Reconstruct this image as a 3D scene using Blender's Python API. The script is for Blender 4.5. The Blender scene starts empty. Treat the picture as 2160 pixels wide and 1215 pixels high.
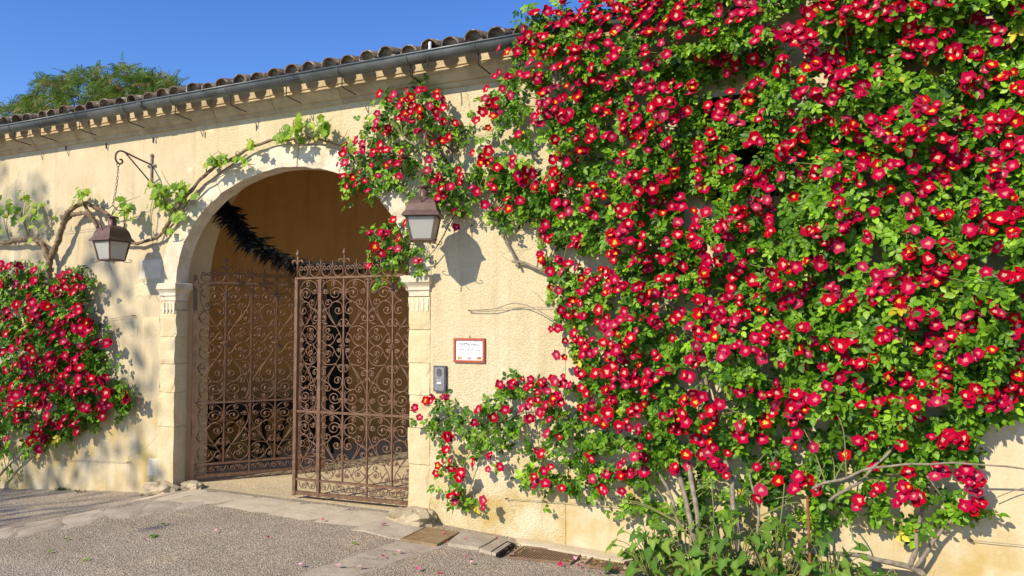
import bpy, math, random
import numpy as np
from mathutils import Vector, Matrix, noise as mnoise

# ------------------------------------------------------------------ camera
SC = bpy.context.scene
COL = SC.collection
R = math.radians
F_PX, YAW, PITCH = 1632.0, R(25.4), R(2.68)
CAM = np.array([0.0, -6.0, 1.72])
cd = bpy.data.cameras.new('camera')
cam = bpy.data.objects.new('camera', cd); COL.objects.link(cam)
cam.location = CAM; cam.rotation_euler = (R(90) + PITCH, 0, YAW)
cd.sensor_fit = 'HORIZONTAL'; cd.sensor_width = 36.0; cd.lens = 36.0 * F_PX / 2160.0
cd.clip_start = 0.05; cd.clip_end = 3000
SC.camera = cam

# ------------------------------------------------------------------ sky, sun, exposure
SUN_TRAVEL = Vector((0.27, 0.80, -0.54)).normalized()      # direction the sunlight travels
sun_el = math.asin(-SUN_TRAVEL.z)
to_sun = -SUN_TRAVEL
w = bpy.data.worlds.new('World'); SC.world = w; w.use_nodes = True
nt = w.node_tree; nt.nodes.clear()
sky = nt.nodes.new('ShaderNodeTexSky'); sky.sky_type = 'NISHITA'; sky.sun_disc = False
sky.sun_elevation = sun_el; sky.sun_rotation = math.atan2(to_sun.x, to_sun.y)
sky.air_density = 1.0; sky.dust_density = 0.0; sky.ozone_density = 4.0; sky.altitude = 300
hs = nt.nodes.new('ShaderNodeHueSaturation'); hs.inputs['Saturation'].default_value = 1.22; hs.inputs['Hue'].default_value = 0.515; hs.inputs['Value'].default_value = 1.5
bg = nt.nodes.new('ShaderNodeBackground'); bg.inputs['Strength'].default_value = 0.115
wo = nt.nodes.new('ShaderNodeOutputWorld')
nt.links.new(sky.outputs[0], hs.inputs['Color']); nt.links.new(hs.outputs[0], bg.inputs['Color']); nt.links.new(bg.outputs[0], wo.inputs['Surface'])
sl = bpy.data.lights.new('sun', 'SUN'); sl.energy = 5.0; sl.angle = R(0.53); sl.color = (1.0, 0.89, 0.69)
so = bpy.data.objects.new('sun', sl); COL.objects.link(so); so.location = (-5, -15, 12)
so.rotation_euler = SUN_TRAVEL.to_track_quat('-Z', 'Y').to_euler()
SC.view_settings.view_transform = 'Standard'; SC.view_settings.look = 'None'
SC.view_settings.exposure = 0.2; SC.view_settings.gamma = 1.0; SC.view_settings.use_curve_mapping = False
SC.cycles.max_bounces = 8; SC.cycles.diffuse_bounces = 5; SC.cycles.transparent_max_bounces = 6
try:
    SC.cycles.use_denoising = True
except Exception:
    pass

# ------------------------------------------------------------------ survey helpers: photo measurements -> points in the place
_fw = np.array([-math.sin(YAW) * math.cos(PITCH), math.cos(YAW) * math.cos(PITCH), math.sin(PITCH)])
_rt = np.array([math.cos(YAW), math.sin(YAW), 0.0]); _up = np.cross(_rt, _fw)
def ray(px, py): return _fw + (px - 1080) / F_PX * _rt - (py - 607.5) / F_PX * _up
def at(px, py, Y=0.0):
    d = ray(px, py); t = (Y - CAM[1]) / d[1]; p = CAM + t * d
    return Vector(p)
GX = [-30, -12, -9.8, -8.4, -7.05, -6.6, -3.9, -3.5, -1.85, 0.3, 4, 30]
GZ = [-.55, -.40, -.30, -.19, -.10, -.015, -.015, -.05, -.13, -.12, -.12, -.12]
def gz(x, y):
    h = float(np.interp(x, GX, GZ))
    k = 1.0 if y > -.7 else max(.45, 1.0 - (-.7 - y) * .25)
    return h * k
def on_ground(px, py, lift=0.0):
    d = ray(px, py); z = 0.0
    for _ in range(12):
        t = (z + lift - CAM[2]) / d[2]; p = CAM + t * d; z = gz(p[0], p[1])
    return Vector((p[0], p[1], z + lift))

rng = random.Random(11)
nr = np.random.RandomState(5)

# ------------------------------------------------------------------ materials
def new_mat(name):
    m = bpy.data.materials.new(name); m.use_nodes = True
    n = m.node_tree.nodes; l = m.node_tree.links
    b = n['Principled BSDF']
    return m, n, l, b
def coord(n, l, scale=(1, 1, 1)):
    tc = n.new('ShaderNodeTexCoord'); mp = n.new('ShaderNodeMapping')
    mp.inputs['Scale'].default_value = scale
    l.new(tc.outputs['Object'], mp.inputs['Vector'])
    return mp.outputs[0]
def noise_n(n, l, vec, scale, detail=4, rough=.55, dist=0.0):
    t = n.new('ShaderNodeTexNoise'); t.inputs['Scale'].default_value = scale
    t.inputs['Detail'].default_value = detail; t.inputs['Roughness'].default_value = rough
    t.inputs['Distortion'].default_value = dist
    l.new(vec, t.inputs['Vector']); return t.outputs['Fac']
def ramp(n, l, fac, stops):
    r = n.new('ShaderNodeValToRGB'); e = r.color_ramp.elements
    while len(e) < len(stops): e.new(0.5)
    for i, (p, c) in enumerate(stops):
        e[i].position = p; e[i].color = (c[0], c[1], c[2], 1) if not isinstance(c, (int, float)) else (c, c, c, 1)
    l.new(fac, r.inputs[0]); return r.outputs[0]
def mix(n, l, fac, a, b, mode='MIX'):
    m = n.new('ShaderNodeMix'); m.data_type = 'RGBA'; m.blend_type = mode
    if isinstance(fac, (int, float)): m.inputs[0].default_value = fac
    else: l.new(fac, m.inputs[0])
    for s, v in ((6, a), (7, b)):
        if isinstance(v, tuple): m.inputs[s].default_value = (v[0], v[1], v[2], 1)
        else: l.new(v, m.inputs[s])
    return m.outputs[2]
def mathn(n, l, op, a, b=0.5):
    m = n.new('ShaderNodeMath'); m.operation = op
    for i, v in enumerate((a, b)):
        if isinstance(v, (int, float)): m.inputs[i].default_value = v
        else: l.new(v, m.inputs[i])
    return m.outputs[0]
def bump(n, l, height, strength, dist, prev=None):
    b = n.new('ShaderNodeBump'); b.inputs['Strength'].default_value = strength; b.inputs['Distance'].default_value = dist
    l.new(height, b.inputs['Height'])
    if prev is not None: l.new(prev, b.inputs['Normal'])
    return b.outputs[0]
def simple(name, c1, c2=None, scale=8, rough=.7, metal=0.0, bscale=0, bstr=.3, bdist=.004, spec=.3, rnd=0.0, stops=(.35, .65)):
    m, n, l, b = new_mat(name)
    v = coord(n, l)
    c2 = c2 or c1
    col = ramp(n, l, noise_n(n, l, v, scale, 5, .6), [(stops[0], c1), (stops[1], c2)])
    if rnd:
        oi = n.new('ShaderNodeObjectInfo')
        f = ramp(n, l, oi.outputs['Random'], [(0, 1 - rnd), (1, 1 + rnd)])
        col = mix(n, l, 1.0, col, f, 'MULTIPLY')
    l.new(col, b.inputs['Base Color'])
    b.inputs['Roughness'].default_value = rough; b.inputs['Metallic'].default_value = metal
    b.inputs['Specular IOR Level'].default_value = spec
    if bscale:
        l.new(bump(n, l, noise_n(n, l, v, bscale, 4, .6), bstr, bdist), b.inputs['Normal'])
    return m

def plaster(name, base, pale, warm, rough_cast):
    m, n, l, b = new_mat(name)
    v = coord(n, l)
    big = noise_n(n, l, v, .9, 5, .6)
    col = ramp(n, l, big, [(.32, warm), (.5, base), (.68, pale)])
    med = noise_n(n, l, coord(n, l, (1, 1, .45)), 4.5, 6, .65)
    col = mix(n, l, ramp(n, l, med, [(.47, 0.0), (.76, .75)]), col, (base[0] * .72, base[1] * .66, base[2] * .55))
    fine = noise_n(n, l, v, 60, 3, .6)
    col = mix(n, l, .35, col, ramp(n, l, fine, [(.3, (base[0] * .8, base[1] * .78, base[2] * .72)), (.7, pale)]))
    # rain streaks, hairline cracks
    strk = noise_n(n, l, coord(n, l, (5.5, 5.5, .35)), 1.6, 5, .65)
    col = mix(n, l, ramp(n, l, strk, [(.52, 0.0), (.72, .5)]), col, (base[0] * .70, base[1] * .62, base[2] * .50))
    pale_p = noise_n(n, l, v, 2.6, 6, .7)
    col = mix(n, l, ramp(n, l, pale_p, [(.60, 0.0), (.66, .6)]), col, (min(1, pale[0] * 1.08), pale[1] * 1.1, pale[2] * 1.18))
    vc = n.new('ShaderNodeTexVoronoi'); vc.feature = 'DISTANCE_TO_EDGE'; vc.inputs['Scale'].default_value = .8
    wv = n.new('ShaderNodeVectorMath'); wv.operation = 'ADD'; nn = n.new('ShaderNodeTexNoise'); nn.inputs['Scale'].default_value = 3.0; nn.inputs['Detail'].default_value = 6
    l.new(v, nn.inputs['Vector']); sc_ = n.new('ShaderNodeVectorMath'); sc_.operation = 'SCALE'; sc_.inputs['Scale'].default_value = .45
    l.new(nn.outputs['Color'], sc_.inputs[0]); l.new(v, wv.inputs[0]); l.new(sc_.outputs[0], wv.inputs[1]); l.new(wv.outputs[0], vc.inputs['Vector'])
    crk = mathn(n, l, 'MULTIPLY', ramp(n, l, vc.outputs['Distance'], [(.0, 1.0), (.006, 0.0)]), ramp(n, l, noise_n(n, l, v, 1.3, 3), [(.54, 0.0), (.62, .6)]))
    col = mix(n, l, crk, col, (.20, .14, .07))
    # damp ochre staining of the foot of the wall
    sx = n.new('ShaderNodeSeparateXYZ'); l.new(v, sx.inputs[0])
    zz = mathn(n, l, 'ADD', sx.outputs['Z'], mathn(n, l, 'MULTIPLY', noise_n(n, l, v, 2.2, 4, .6), -.9))
    foot = ramp(n, l, zz, [(0.0, 1.0), (.32, 0.0)])
    foot = mathn(n, l, 'MULTIPLY', foot, ramp(n, l, noise_n(n, l, v, 3.1, 4, .6), [(.42, 0.0), (.66, .8)]))
    col = mix(n, l, foot, col, (.47, .33, .10))
    l.new(col, b.inputs['Base Color']); b.inputs['Roughness'].default_value = .95
    b.inputs['Specular IOR Level'].default_value = .12
    if rough_cast:
        w1 = noise_n(n, l, v, 78, 2, .5, .25)
        h = ramp(n, l, w1, [(.36, 0.0), (.50, .7), (.66, 1.0)])
        nb = bump(n, l, h, .62, .007)
        nb = bump(n, l, noise_n(n, l, v, 90, 3, .6), .4, .004, nb)
    else:
        nb = bump(n, l, noise_n(n, l, v, 7, 5, .6), .45, .02)
        nb = bump(n, l, noise_n(n, l, v, 55, 4, .65), .3, .004, nb)
    l.new(nb, b.inputs['Normal'])
    return m

def leafmat(name, trans=.3, rough=.38, tcol=(1.5, 1.5, .5), spec=.3):
    m, n, l, b = new_mat(name)
    a = n.new('ShaderNodeAttribute'); a.attribute_name = 'tint'
    v = coord(n, l)
    col = mix(n, l, .35, a.outputs['Color'], mix(n, l, 1.0, a.outputs['Color'], ramp(n, l, noise_n(n, l, v, 90, 2), [(.3, .6), (.7, 1.3)]), 'MULTIPLY'))
    l.new(col, b.inputs['Base Color']); b.inputs['Roughness'].default_value = rough
    b.inputs['Specular IOR Level'].default_value = spec
    t = n.new('ShaderNodeBsdfTranslucent')
    l.new(mix(n, l, 1.0, col, tcol, 'MULTIPLY'), t.inputs['Color'])
    ms = n.new('ShaderNodeMixShader'); ms.inputs[0].default_value = trans
    l.new(b.outputs[0], ms.inputs[1]); l.new(t.outputs[0], ms.inputs[2])
    l.new(ms.outputs[0], n['Material Output'].inputs['Surface'])
    return m

M = {}
M['smooth'] = plaster('smooth_render', (.58, .485, .315), (.65, .565, .40), (.52, .42, .255), False)
M['rough'] = plaster('roughcast_render', (.64, .545, .345), (.70, .62, .44), (.59, .48, .28), True)
M['patch'] = plaster('patched_render', (.635, .535, .35), (.70, .615, .44), (.59, .485, .30), False)
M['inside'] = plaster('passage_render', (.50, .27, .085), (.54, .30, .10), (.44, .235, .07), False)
M['stone'] = simple('limestone', (.57, .455, .255), (.65, .545, .345), 5, .92, bscale=32, bstr=.7, bdist=.012, rnd=.06)
M['white'] = simple('limewashed_stone', (.55, .475, .335), (.72, .655, .52), 6, .92, bscale=26, bstr=.6, bdist=.012, rnd=.04)
M['corn'] = simple('cornice_stone', (.40, .31, .18), (.55, .45, .28), 6, .92, bscale=40, bstr=.5, bdist=.008, rnd=.1)
M['tilemortar'] = simple('tile_mortar', (.16, .125, .08), (.40, .34, .25), 14, .95, bscale=50, bstr=.8, bdist=.01, rnd=.3)
M['reveal'] = simple('yellow_reveal', (.60, .46, .24), (.66, .53, .31), 3, .95, bscale=22, bstr=.5, bdist=.012)
M['boulder'] = simple('weathered_stone', (.34, .27, .165), (.50, .42, .28), 9, .95, bscale=24, bstr=.9, bdist=.014)
M['joint'] = simple('mortar', (.30, .24, .15), (.42, .34, .22), 20, .95)
M['iron'] = simple('rusty_brown_iron', (.125, .066, .037), (.21, .118, .072), 22, .55, .25, 120, .25, .001, .4)
M['lampiron'] = simple('brown_lantern_iron', (.115, .068, .052), (.165, .10, .078), 14, .5, .3, 90, .2, .001, .4)
M['greyiron'] = simple('weathered_grey_iron', (.20, .16, .14), (.33, .28, .25), 30, .7, .2)
M['zinc'] = simple('grey_zinc', (.10, .115, .118), (.185, .205, .21), 5, .45, .55, 60, .1, .001, .5)
M['black'] = simple('dark_wire', (.02, .016, .014), (.05, .038, .03), 20, .7)
M['bark'] = simple('vine_bark', (.13, .085, .05), (.30, .215, .14), 30, .95, bscale=60, bstr=1.0, bdist=.012)
M['cane'] = simple('rose_bark', (.17, .135, .095), (.33, .275, .21), 26, .9, bscale=50, bstr=.7, bdist=.006)
M['green_cane'] = simple('green_cane', (.13, .19, .04), (.24, .20, .08), 12, .7)
M['leaf'] = leafmat('rose_leaf', .20, .40, spec=.24)
M['vleaf'] = leafmat('vine_leaf', .38, .45)
M['aleaf'] = leafmat('arum_leaf', .3, .6, spec=.2)
M['tleaf'] = leafmat('tree_leaf', .3, .55)
M['petal'] = leafmat('rose_petal', .12, .8, (1.1, .6, .7), spec=.06)
M['garl'] = simple('dry_fir', (.010, .010, .008), (.02, .018, .012), 20, .9)
M['red_wood'] = simple('red_wood_frame', (.36, .075, .035), (.42, .10, .05), 20, .5, bscale=60, bstr=.1)
M['paper'] = simple('paper', (.80, .80, .82), (.84, .84, .85), 3, .5)
M['ink'] = simple('grey_ink', (.07, .07, .08), (.10, .10, .11), 3, .6)
M['flag_red'] = simple('flag_red', (.55, .03, .03)); M['flag_yel'] = simple('flag_yellow', (.75, .48, .06))
M['flag_blk'] = simple('flag_black', (.02, .02, .02)); M['flag_blu'] = simple('flag_blue', (.03, .05, .25))
M['steel'] = simple('brushed_steel', (.30, .29, .29), (.38, .37, .37), 40, .35, .8)
M['steeldk'] = simple('dark_steel', (.10, .09, .11), (.14, .13, .15), 20, .45, .5)
M['card'] = simple('white_plastic', (.75, .75, .73), rough=.4)
M['wood'] = simple('dark_table', (.016, .014, .012), (.03, .025, .02), 10, .8, spec=.08)
M['rebar'] = simple('rust', (.20, .07, .025), (.30, .12, .05), 40, .85, .1)
M['soil'] = simple('dry_soil', (.17, .12, .07), (.28, .21, .13), 25, .95, bscale=60, bstr=1, bdist=.01)
M['litter'] = simple('dry_leaf', (.34, .22, .08), (.50, .37, .17), 30, .85)
M['cover'] = simple('rusty_cover', (.20, .125, .075), (.29, .19, .12), 9, .7, .2, bscale=70, bstr=.3)
M['grate'] = simple('cast_grate', (.25, .165, .085), (.34, .24, .13), 12, .65, .2)
M['pit'] = simple('dark_pit', (.012, .01, .009))
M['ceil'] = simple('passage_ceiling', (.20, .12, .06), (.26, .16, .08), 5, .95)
M['wallcap'] = simple('lead_white', (.7, .7, .68))

# glazing of the lanterns: frosted glass
m, n, l, b = new_mat('frosted_glass'); M['frost'] = m
b.inputs['Base Color'].default_value = (.72, .73, .72, 1); b.inputs['Roughness'].default_value = .25
t = n.new('ShaderNodeBsdfTranslucent'); t.inputs['Color'].default_value = (.8, .76, .62, 1)
ms = n.new('ShaderNodeMixShader'); ms.inputs[0].default_value = .55
l.new(b.outputs[0], ms.inputs[1]); l.new(t.outputs[0], ms.inputs[2]); l.new(ms.outputs[0], n['Material Output'].inputs['Surface'])
# dark window glass in the passage
m, n, l, b = new_mat('dark_glass'); M['glass'] = m
b.inputs['Base Color'].default_value = (.004, .005, .004, 1); b.inputs['Roughness'].default_value = .05
b.inputs['Specular IOR Level'].default_value = .08

# clay tiles with lichen
m, n, l, b = new_mat('old_clay_tile'); M['tile'] = m
v = coord(n, l)
oi = n.new('ShaderNodeObjectInfo'); va = n.new('ShaderNodeVectorMath'); va.operation = 'ADD'
cb = n.new('ShaderNodeCombineXYZ')
l.new(mathn(n, l, 'MULTIPLY', oi.outputs['Random'], 37.0), cb.inputs[0]); l.new(mathn(n, l, 'MULTIPLY', oi.outputs['Random'], 11.0), cb.inputs[1])
l.new(v, va.inputs[0]); l.new(cb.outputs[0], va.inputs[1]); vv = va.outputs[0]
col = ramp(n, l, noise_n(n, l, vv, 9, 5, .65), [(.3, (.055, .042, .034)), (.5, (.13, .09, .065)), (.72, (.22, .145, .09))])
col = mix(n, l, ramp(n, l, noise_n(n, l, vv, 13, 6, .7), [(.53, 0.0), (.59, .85)]), col, (.40, .37, .29))
col = mix(n, l, ramp(n, l, noise_n(n, l, vv, 7, 5, .7), [(.60, 0.0), (.68, .8)]), col, (.27, .20, .03))
l.new(col, b.inputs['Base Color']); b.inputs['Roughness'].default_value = .95
l.new(bump(n, l, noise_n(n, l, vv, 40, 5, .7), .8, .012), b.inputs['Normal'])

def pebbles(name, cols, dark, scale, wetdark, bs=.9):
    m, n, l, b = new_mat(name)
    v = coord(n, l)
    vo = n.new('ShaderNodeTexVoronoi'); vo.feature = 'F1'; vo.inputs['Scale'].default_value = scale; l.new(v, vo.inputs['Vector'])
    sp = n.new('ShaderNodeSeparateColor'); l.new(vo.outputs['Color'], sp.inputs[0])
    col = ramp(n, l, sp.outputs[0], cols)
    edge = ramp(n, l, vo.outputs['Distance'], [(.28, 0.0), (.62, 1.0)])
    col = mix(n, l, mathn(n, l, 'MULTIPLY', edge, .8), col, dark)
    col = mix(n, l, ramp(n, l, noise_n(n, l, v, .8, 6, .65), [(.35, 0.0), (.65, wetdark)]), col, mix(n, l, 1.0, col, (.55, .53, .52), 'MULTIPLY'))
    col = mix(n, l, ramp(n, l, noise_n(n, l, v, 3.0, 5, .65), [(.5, 0.0), (.7, .5)]), col, mix(n, l, 1.0, col, (1.35, 1.27, 1.12), 'MULTIPLY'))
    trk = noise_n(n, l, coord(n, l, (.35, 1.4, 1)), 1.1, 6, .7)
    col = mix(n, l, ramp(n, l, trk, [(.42, 0.0), (.64, .5)]), col, mix(n, l, 1.0, col, (.70, .67, .62), 'MULTIPLY'))
    l.new(col, b.inputs['Base Color']); b.inputs['Roughness'].default_value = .85
    b.inputs['Specular IOR Level'].default_value = .25
    inv = mathn(n, l, 'SUBTRACT', 1.0, vo.outputs['Distance'])
    nb = bump(n, l, inv, bs, .010); nb = bump(n, l, noise_n(n, l, v, 2.5, 4), .3, .04, nb)
    l.new(nb, b.inputs['Normal'])
    return m
M['gravel'] = pebbles('exposed_aggregate', [(0, (.40, .325, .235)), (.35, (.58, .49, .365)), (.7, (.72, .63, .485)), (1, (.88, .81, .67))], (.23, .18, .125), 88, .42, .7)
M['gravel_in'] = pebbles('sandy_gravel', [(0, (.60, .49, .30)), (.4, (.70, .59, .38)), (.8, (.78, .67, .46)), (1, (.86, .77, .58))], (.52, .41, .24), 60, .05, .35)
M['slab'] = simple('worn_paving_stone', (.37, .31, .23), (.50, .43, .325), 5, .9, bscale=30, bstr=.6, bdist=.01, rnd=.1)
M['sill'] = simple('pale_threshold', (.50, .42, .29), (.61, .53, .39), 6, .9, bscale=30, bstr=.5, bdist=.008, rnd=.06)

# ------------------------------------------------------------------ mesh helpers
class MB:
    def __init__(s): s.v = []; s.f = []; s.mi = []; s.cur = 0; s.c = None
    def add(s, vs, fs):
        o = len(s.v); s.v += [tuple(x) for x in vs]
        for f in fs: s.f.append(tuple(i + o for i in f)); s.mi.append(s.cur)
    def box(s, x0, x1, y0, y1, z0, z1):
        s.add([(x0, y0, z0), (x1, y0, z0), (x1, y1, z0), (x0, y1, z0), (x0, y0, z1), (x1, y0, z1), (x1, y1, z1), (x0, y1, z1)],
              [(0, 3, 2, 1), (4, 5, 6, 7), (0, 1, 5, 4), (1, 2, 6, 5), (2, 3, 7, 6), (3, 0, 4, 7)])
    def tube(s, pts, rad, n=6, cap=True, flat=1.0, wob=0.0):
        pts = [Vector(p) for p in pts]; N = len(pts)
        if isinstance(rad, (int, float)): rad = [rad] * N
        T = []
        for i in range(N):
            a = pts[max(i - 1, 0)]; b_ = pts[min(i + 1, N - 1)]; t = (b_ - a)
            T.append(t.normalized() if t.length > 1e-9 else Vector((0, 0, 1)))
        up = Vector((0, 1, 0)) if abs(T[0].y) < .9 else Vector((1, 0, 0))
        vs = []; u = (up - T[0] * up.dot(T[0])).normalized()
        for i in range(N):
            u = (u - T[i] * u.dot(T[i]))
            u = u.normalized() if u.length > 1e-6 else T[i].orthogonal().normalized()
            w_ = T[i].cross(u)
            for k in range(n):
                a = 2 * math.pi * k / n + (math.pi / 4 if n == 4 else 0)
                r = rad[i] * (1 + (rng.uniform(-wob, wob) if wob else 0))
                vs.append(pts[i] + u * (math.cos(a) * r * flat) + w_ * (math.sin(a) * r))
        fs = []
        for i in range(N - 1):
            for k in range(n):
                k2 = (k + 1) % n
                fs.append((i * n + k, i * n + k2, (i + 1) * n + k2, (i + 1) * n + k))
        if cap:
            fs.append(tuple(range(n - 1, -1, -1))); fs.append(tuple((N - 1) * n + k for k in range(n)))
        s.add(vs, fs)
    def lathe(s, prof, n=16, cx=0, cy=0):
        vs = []; fs = []
        for r, z in prof:
            for k in range(n):
                a = 2 * math.pi * k / n; vs.append((cx + r * math.cos(a), cy + r * math.sin(a), z))
        for i in range(len(prof) - 1):
            for k in range(n):
                k2 = (k + 1) % n; fs.append((i * n + k, i * n + k2, (i + 1) * n + k2, (i + 1) * n + k))
        s.add(vs, fs)
    def ball(s, c, r, n=8, m=5, sz=1.0):
        prof = [(max(r * math.sin(math.pi * i / m), 1e-4), c[2] - r * sz * math.cos(math.pi * i / m)) for i in range(m + 1)]
        s.lathe(prof, n, c[0], c[1])
    def mesh(s, name, mats, smooth=False):
        me = bpy.data.meshes.new(name); me.from_pydata(s.v, [], s.f)
        for m_ in (mats if isinstance(mats, (list, tuple)) else [mats]): me.materials.append(m_)
        me.polygons.foreach_set('material_index', s.mi)
        if smooth: me.polygons.foreach_set('use_smooth', [True] * len(me.polygons))
        me.update(); return me
    def build(s, name, mats, parent=None, smooth=False, loc=None):
        return link(name, s.mesh(name, mats, smooth), parent, loc)

def link(name, me, parent=None, loc=None, rot=None, scale=None):
    o = bpy.data.objects.new(name, me); COL.objects.link(o)
    if parent is not None: o.parent = parent
    if loc is not None: o.location = loc
    if rot is not None: o.rotation_euler = rot
    if scale is not None: o.scale = scale
    return o
def tag(o, label=None, cat=None, group=None, kind=None):
    if label: o['label'] = label
    if cat: o['category'] = cat
    if group: o['group'] = group
    if kind: o['kind'] = kind
    return o
def empty(name, loc=(0, 0, 0), label=None, cat=None, group=None, rz=0):
    o = bpy.data.objects.new(name, None); COL.objects.link(o); o.location = loc; o.rotation_euler = (0, 0, rz)
    o.empty_display_size = .1
    return tag(o, label, cat, group)
def copy_tree(o, parent=None):
    c = o.copy(); COL.objects.link(c); c.parent = parent
    for ch in list(o.children): copy_tree(ch, c)
    return c
def cat_rom(pts, sub=8):
    P = [Vector(p) for p in pts]; P = [P[0] * 2 - P[1]] + P + [P[-1] * 2 - P[-2]]; out = []
    for i in range(1, len(P) - 2):
        for k in range(sub):
            t_ = k / sub; a, b_, c, d = P[i - 1], P[i], P[i + 1], P[i + 2]
            out.append(.5 * ((2 * b_) + (c - a) * t_ + (2 * a - 5 * b_ + 4 * c - d) * t_ ** 2 + (3 * b_ - a - 3 * c + d) * t_ ** 3))
    out.append(P[-2]); return out
def lerp_list(v0, v1, n_): return [v0 + (v1 - v0) * i / (n_ - 1) for i in range(n_)]
def np_mesh(name, V, Fc, mat, tint=None, smooth=True):
    """V (n,3); Fc list of (k-sided int arrays)"""
    me = bpy.data.meshes.new(name)
    me.vertices.add(len(V)); me.vertices.foreach_set('co', V.astype(np.float32).ravel())
    loops = np.concatenate([f.ravel() for f in Fc]); sizes = np.concatenate([np.full(len(f), f.shape[1]) for f in Fc])
    me.loops.add(len(loops)); me.loops.foreach_set('vertex_index', loops.astype(np.int32))
    me.polygons.add(len(sizes)); starts = np.concatenate([[0], np.cumsum(sizes)[:-1]])
    me.polygons.foreach_set('loop_start', starts.astype(np.int32)); me.polygons.foreach_set('loop_total', sizes.astype(np.int32))
    if smooth: me.polygons.foreach_set('use_smooth', np.ones(len(sizes), bool))
    me.materials.append(mat); me.update(calc_edges=True); me.validate()
    if tint is not None:
        a = me.color_attributes.new('tint', 'FLOAT_COLOR', 'POINT')
        c = np.ones((len(V), 4), np.float32); c[:, :3] = tint; a.data.foreach_set('color', c.ravel())
    return me
def frames(nrm, fwd):
    """rows: (right, forward, normal) matrices"""
    nrm = nrm / np.linalg.norm(nrm, axis=1, keepdims=True)
    fwd = fwd - nrm * (fwd * nrm).sum(1, keepdims=True); fwd /= np.linalg.norm(fwd, axis=1, keepdims=True) + 1e-9
    rgt = np.cross(fwd, nrm)
    return np.stack([rgt, fwd, nrm], 2)                      # columns
def scatter(protos, P, Rm, S, tints):
    """instantiate prototypes (verts, tris/quads faces list, local tint or None) -> V, F, C"""
    k = nr.randint(0, len(protos), len(P)); Vs = []; F3 = []; F4 = []; Cs = []; off = 0
    for j, (pv, f3, f4, pc) in enumerate(protos):
        idx = np.where(k == j)[0]
        if not len(idx): continue
        v_ = np.einsum('nij,vj->nvi', Rm[idx], pv) * S[idx, None, None] + P[idx, None, :]
        o = off + np.arange(len(idx))[:, None, None] * len(pv)
        if len(f3): F3.append((f3[None] + o).reshape(-1, 3))
        if len(f4): F4.append((f4[None] + o).reshape(-1, 4))
        c = np.repeat(tints[idx][:, None, :], len(pv), 1)
        if pc is not None: c = c * pc[None]
        Cs.append(c.reshape(-1, 3)); Vs.append(v_.reshape(-1, 3)); off += len(idx) * len(pv)
    F_ = []
    if F3: F_.append(np.concatenate(F3))
    if F4: F_.append(np.concatenate(F4))
    return np.concatenate(Vs), F_, np.concatenate(Cs)

# ================================================================== SETTING: ground
def ground_sheet(name, xs, ys, mat, lift=0.0, zf=None):
    me = bpy.data.meshes.new(name); vs = []; fs = []
    for y in ys:
        for x in xs: vs.append((x, y, (zf or gz)(x, y) + lift))
    nx = len(xs)
    for j in range(len(ys) - 1):
        for i in range(nx - 1): fs.append((j * nx + i, j * nx + i + 1, (j + 1) * nx + i + 1, (j + 1) * nx + i))
    me.from_pydata(vs, [], fs); me.materials.append(mat); me.polygons.foreach_set('use_smooth', [True] * len(fs)); me.update()
    return link(name, me)
xs = sorted(set([-400, -150, -60, -30, -20, -15] + [round(-12 + .3 * i, 2) for i in range(56)] + [6, 9, 15, 30, 60, 150, 400]))
ys = [-400, -150, -60, -30, -18, -12, -9, -7.5, -6, -5, -4.5, -4, -3.5, -3, -2.5, -2, -1.6, -1.3, -1, -.8, -.7, -.5, -.3, 0, .08]
tag(ground_sheet('driveway', xs, ys, M['gravel']), 'grey exposed aggregate driveway in front of the gate', kind='structure')
tag(ground_sheet('rear_ground', [-400, -60, -12, 6, 60, 400], [.3, 9, 30, 80, 400], M['gravel_in'], zf=lambda x, y: -.03), 'ground behind the gatehouse', kind='structure')
tag(ground_sheet('passage_floor', [-9, -7, -6, -5, -4, -3], [.08, 1, 2, 4, 8.6], M['gravel_in'], zf=lambda x, y: -.012), 'sunlit sandy gravel floor of the gateway passage', kind='structure')

def slab_piece(name, quad, th, mat, parent, lift=.012, sub=4, amp=.004):
    """rough stone slab over a ground quad (4 ground points, counter-clockwise)"""
    q = [Vector(p) for p in quad]; mb = MB(); N = sub + 1; top = []
    for j in range(N):
        for i in range(N):
            a, b_ = i / sub, j / sub
            p = (q[0] * (1 - a) + q[1] * a) * (1 - b_) + (q[3] * (1 - a) + q[2] * a) * b_
            e = min(i, j, sub - i, sub - j) == 0
            s_ = mnoise.noise(p * 5) * amp
            jit = Vector((mnoise.noise(p * 9 + Vector((7, 0, 0))), mnoise.noise(p * 9 + Vector((0, 9, 0))), 0)) * (.018 if e else 0)
            top.append((p.x + jit.x, p.y + jit.y, gz(p.x, p.y) + lift + s_ - (.004 if e else 0)))
    fs = [(j * N + i, j * N + i + 1, (j + 1) * N + i + 1, (j + 1) * N + i) for j in range(sub) for i in range(sub)]
    ring = [i for i in range(N)] + [j * N + sub for j in range(1, N)] + [sub * N + i for i in range(sub - 1, -1, -1)] + [j * N for j in range(sub - 1, 0, -1)]
    base = len(top); allv = top + [(top[i][0], top[i][1], top[i][2] - th) for i in ring]
    for k in range(len(ring)):
        k2 = (k + 1) % len(ring); fs.append((ring[k], base + k, base + k2, ring[k2]))
    mb.add(allv, fs); return mb.build(name, mat, parent)

th = empty('threshold', (-5.4, -.2, 0)); tag(th, 'pale stone threshold strip under the gate', kind='structure')
th.location = (0, 0, 0)
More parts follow.
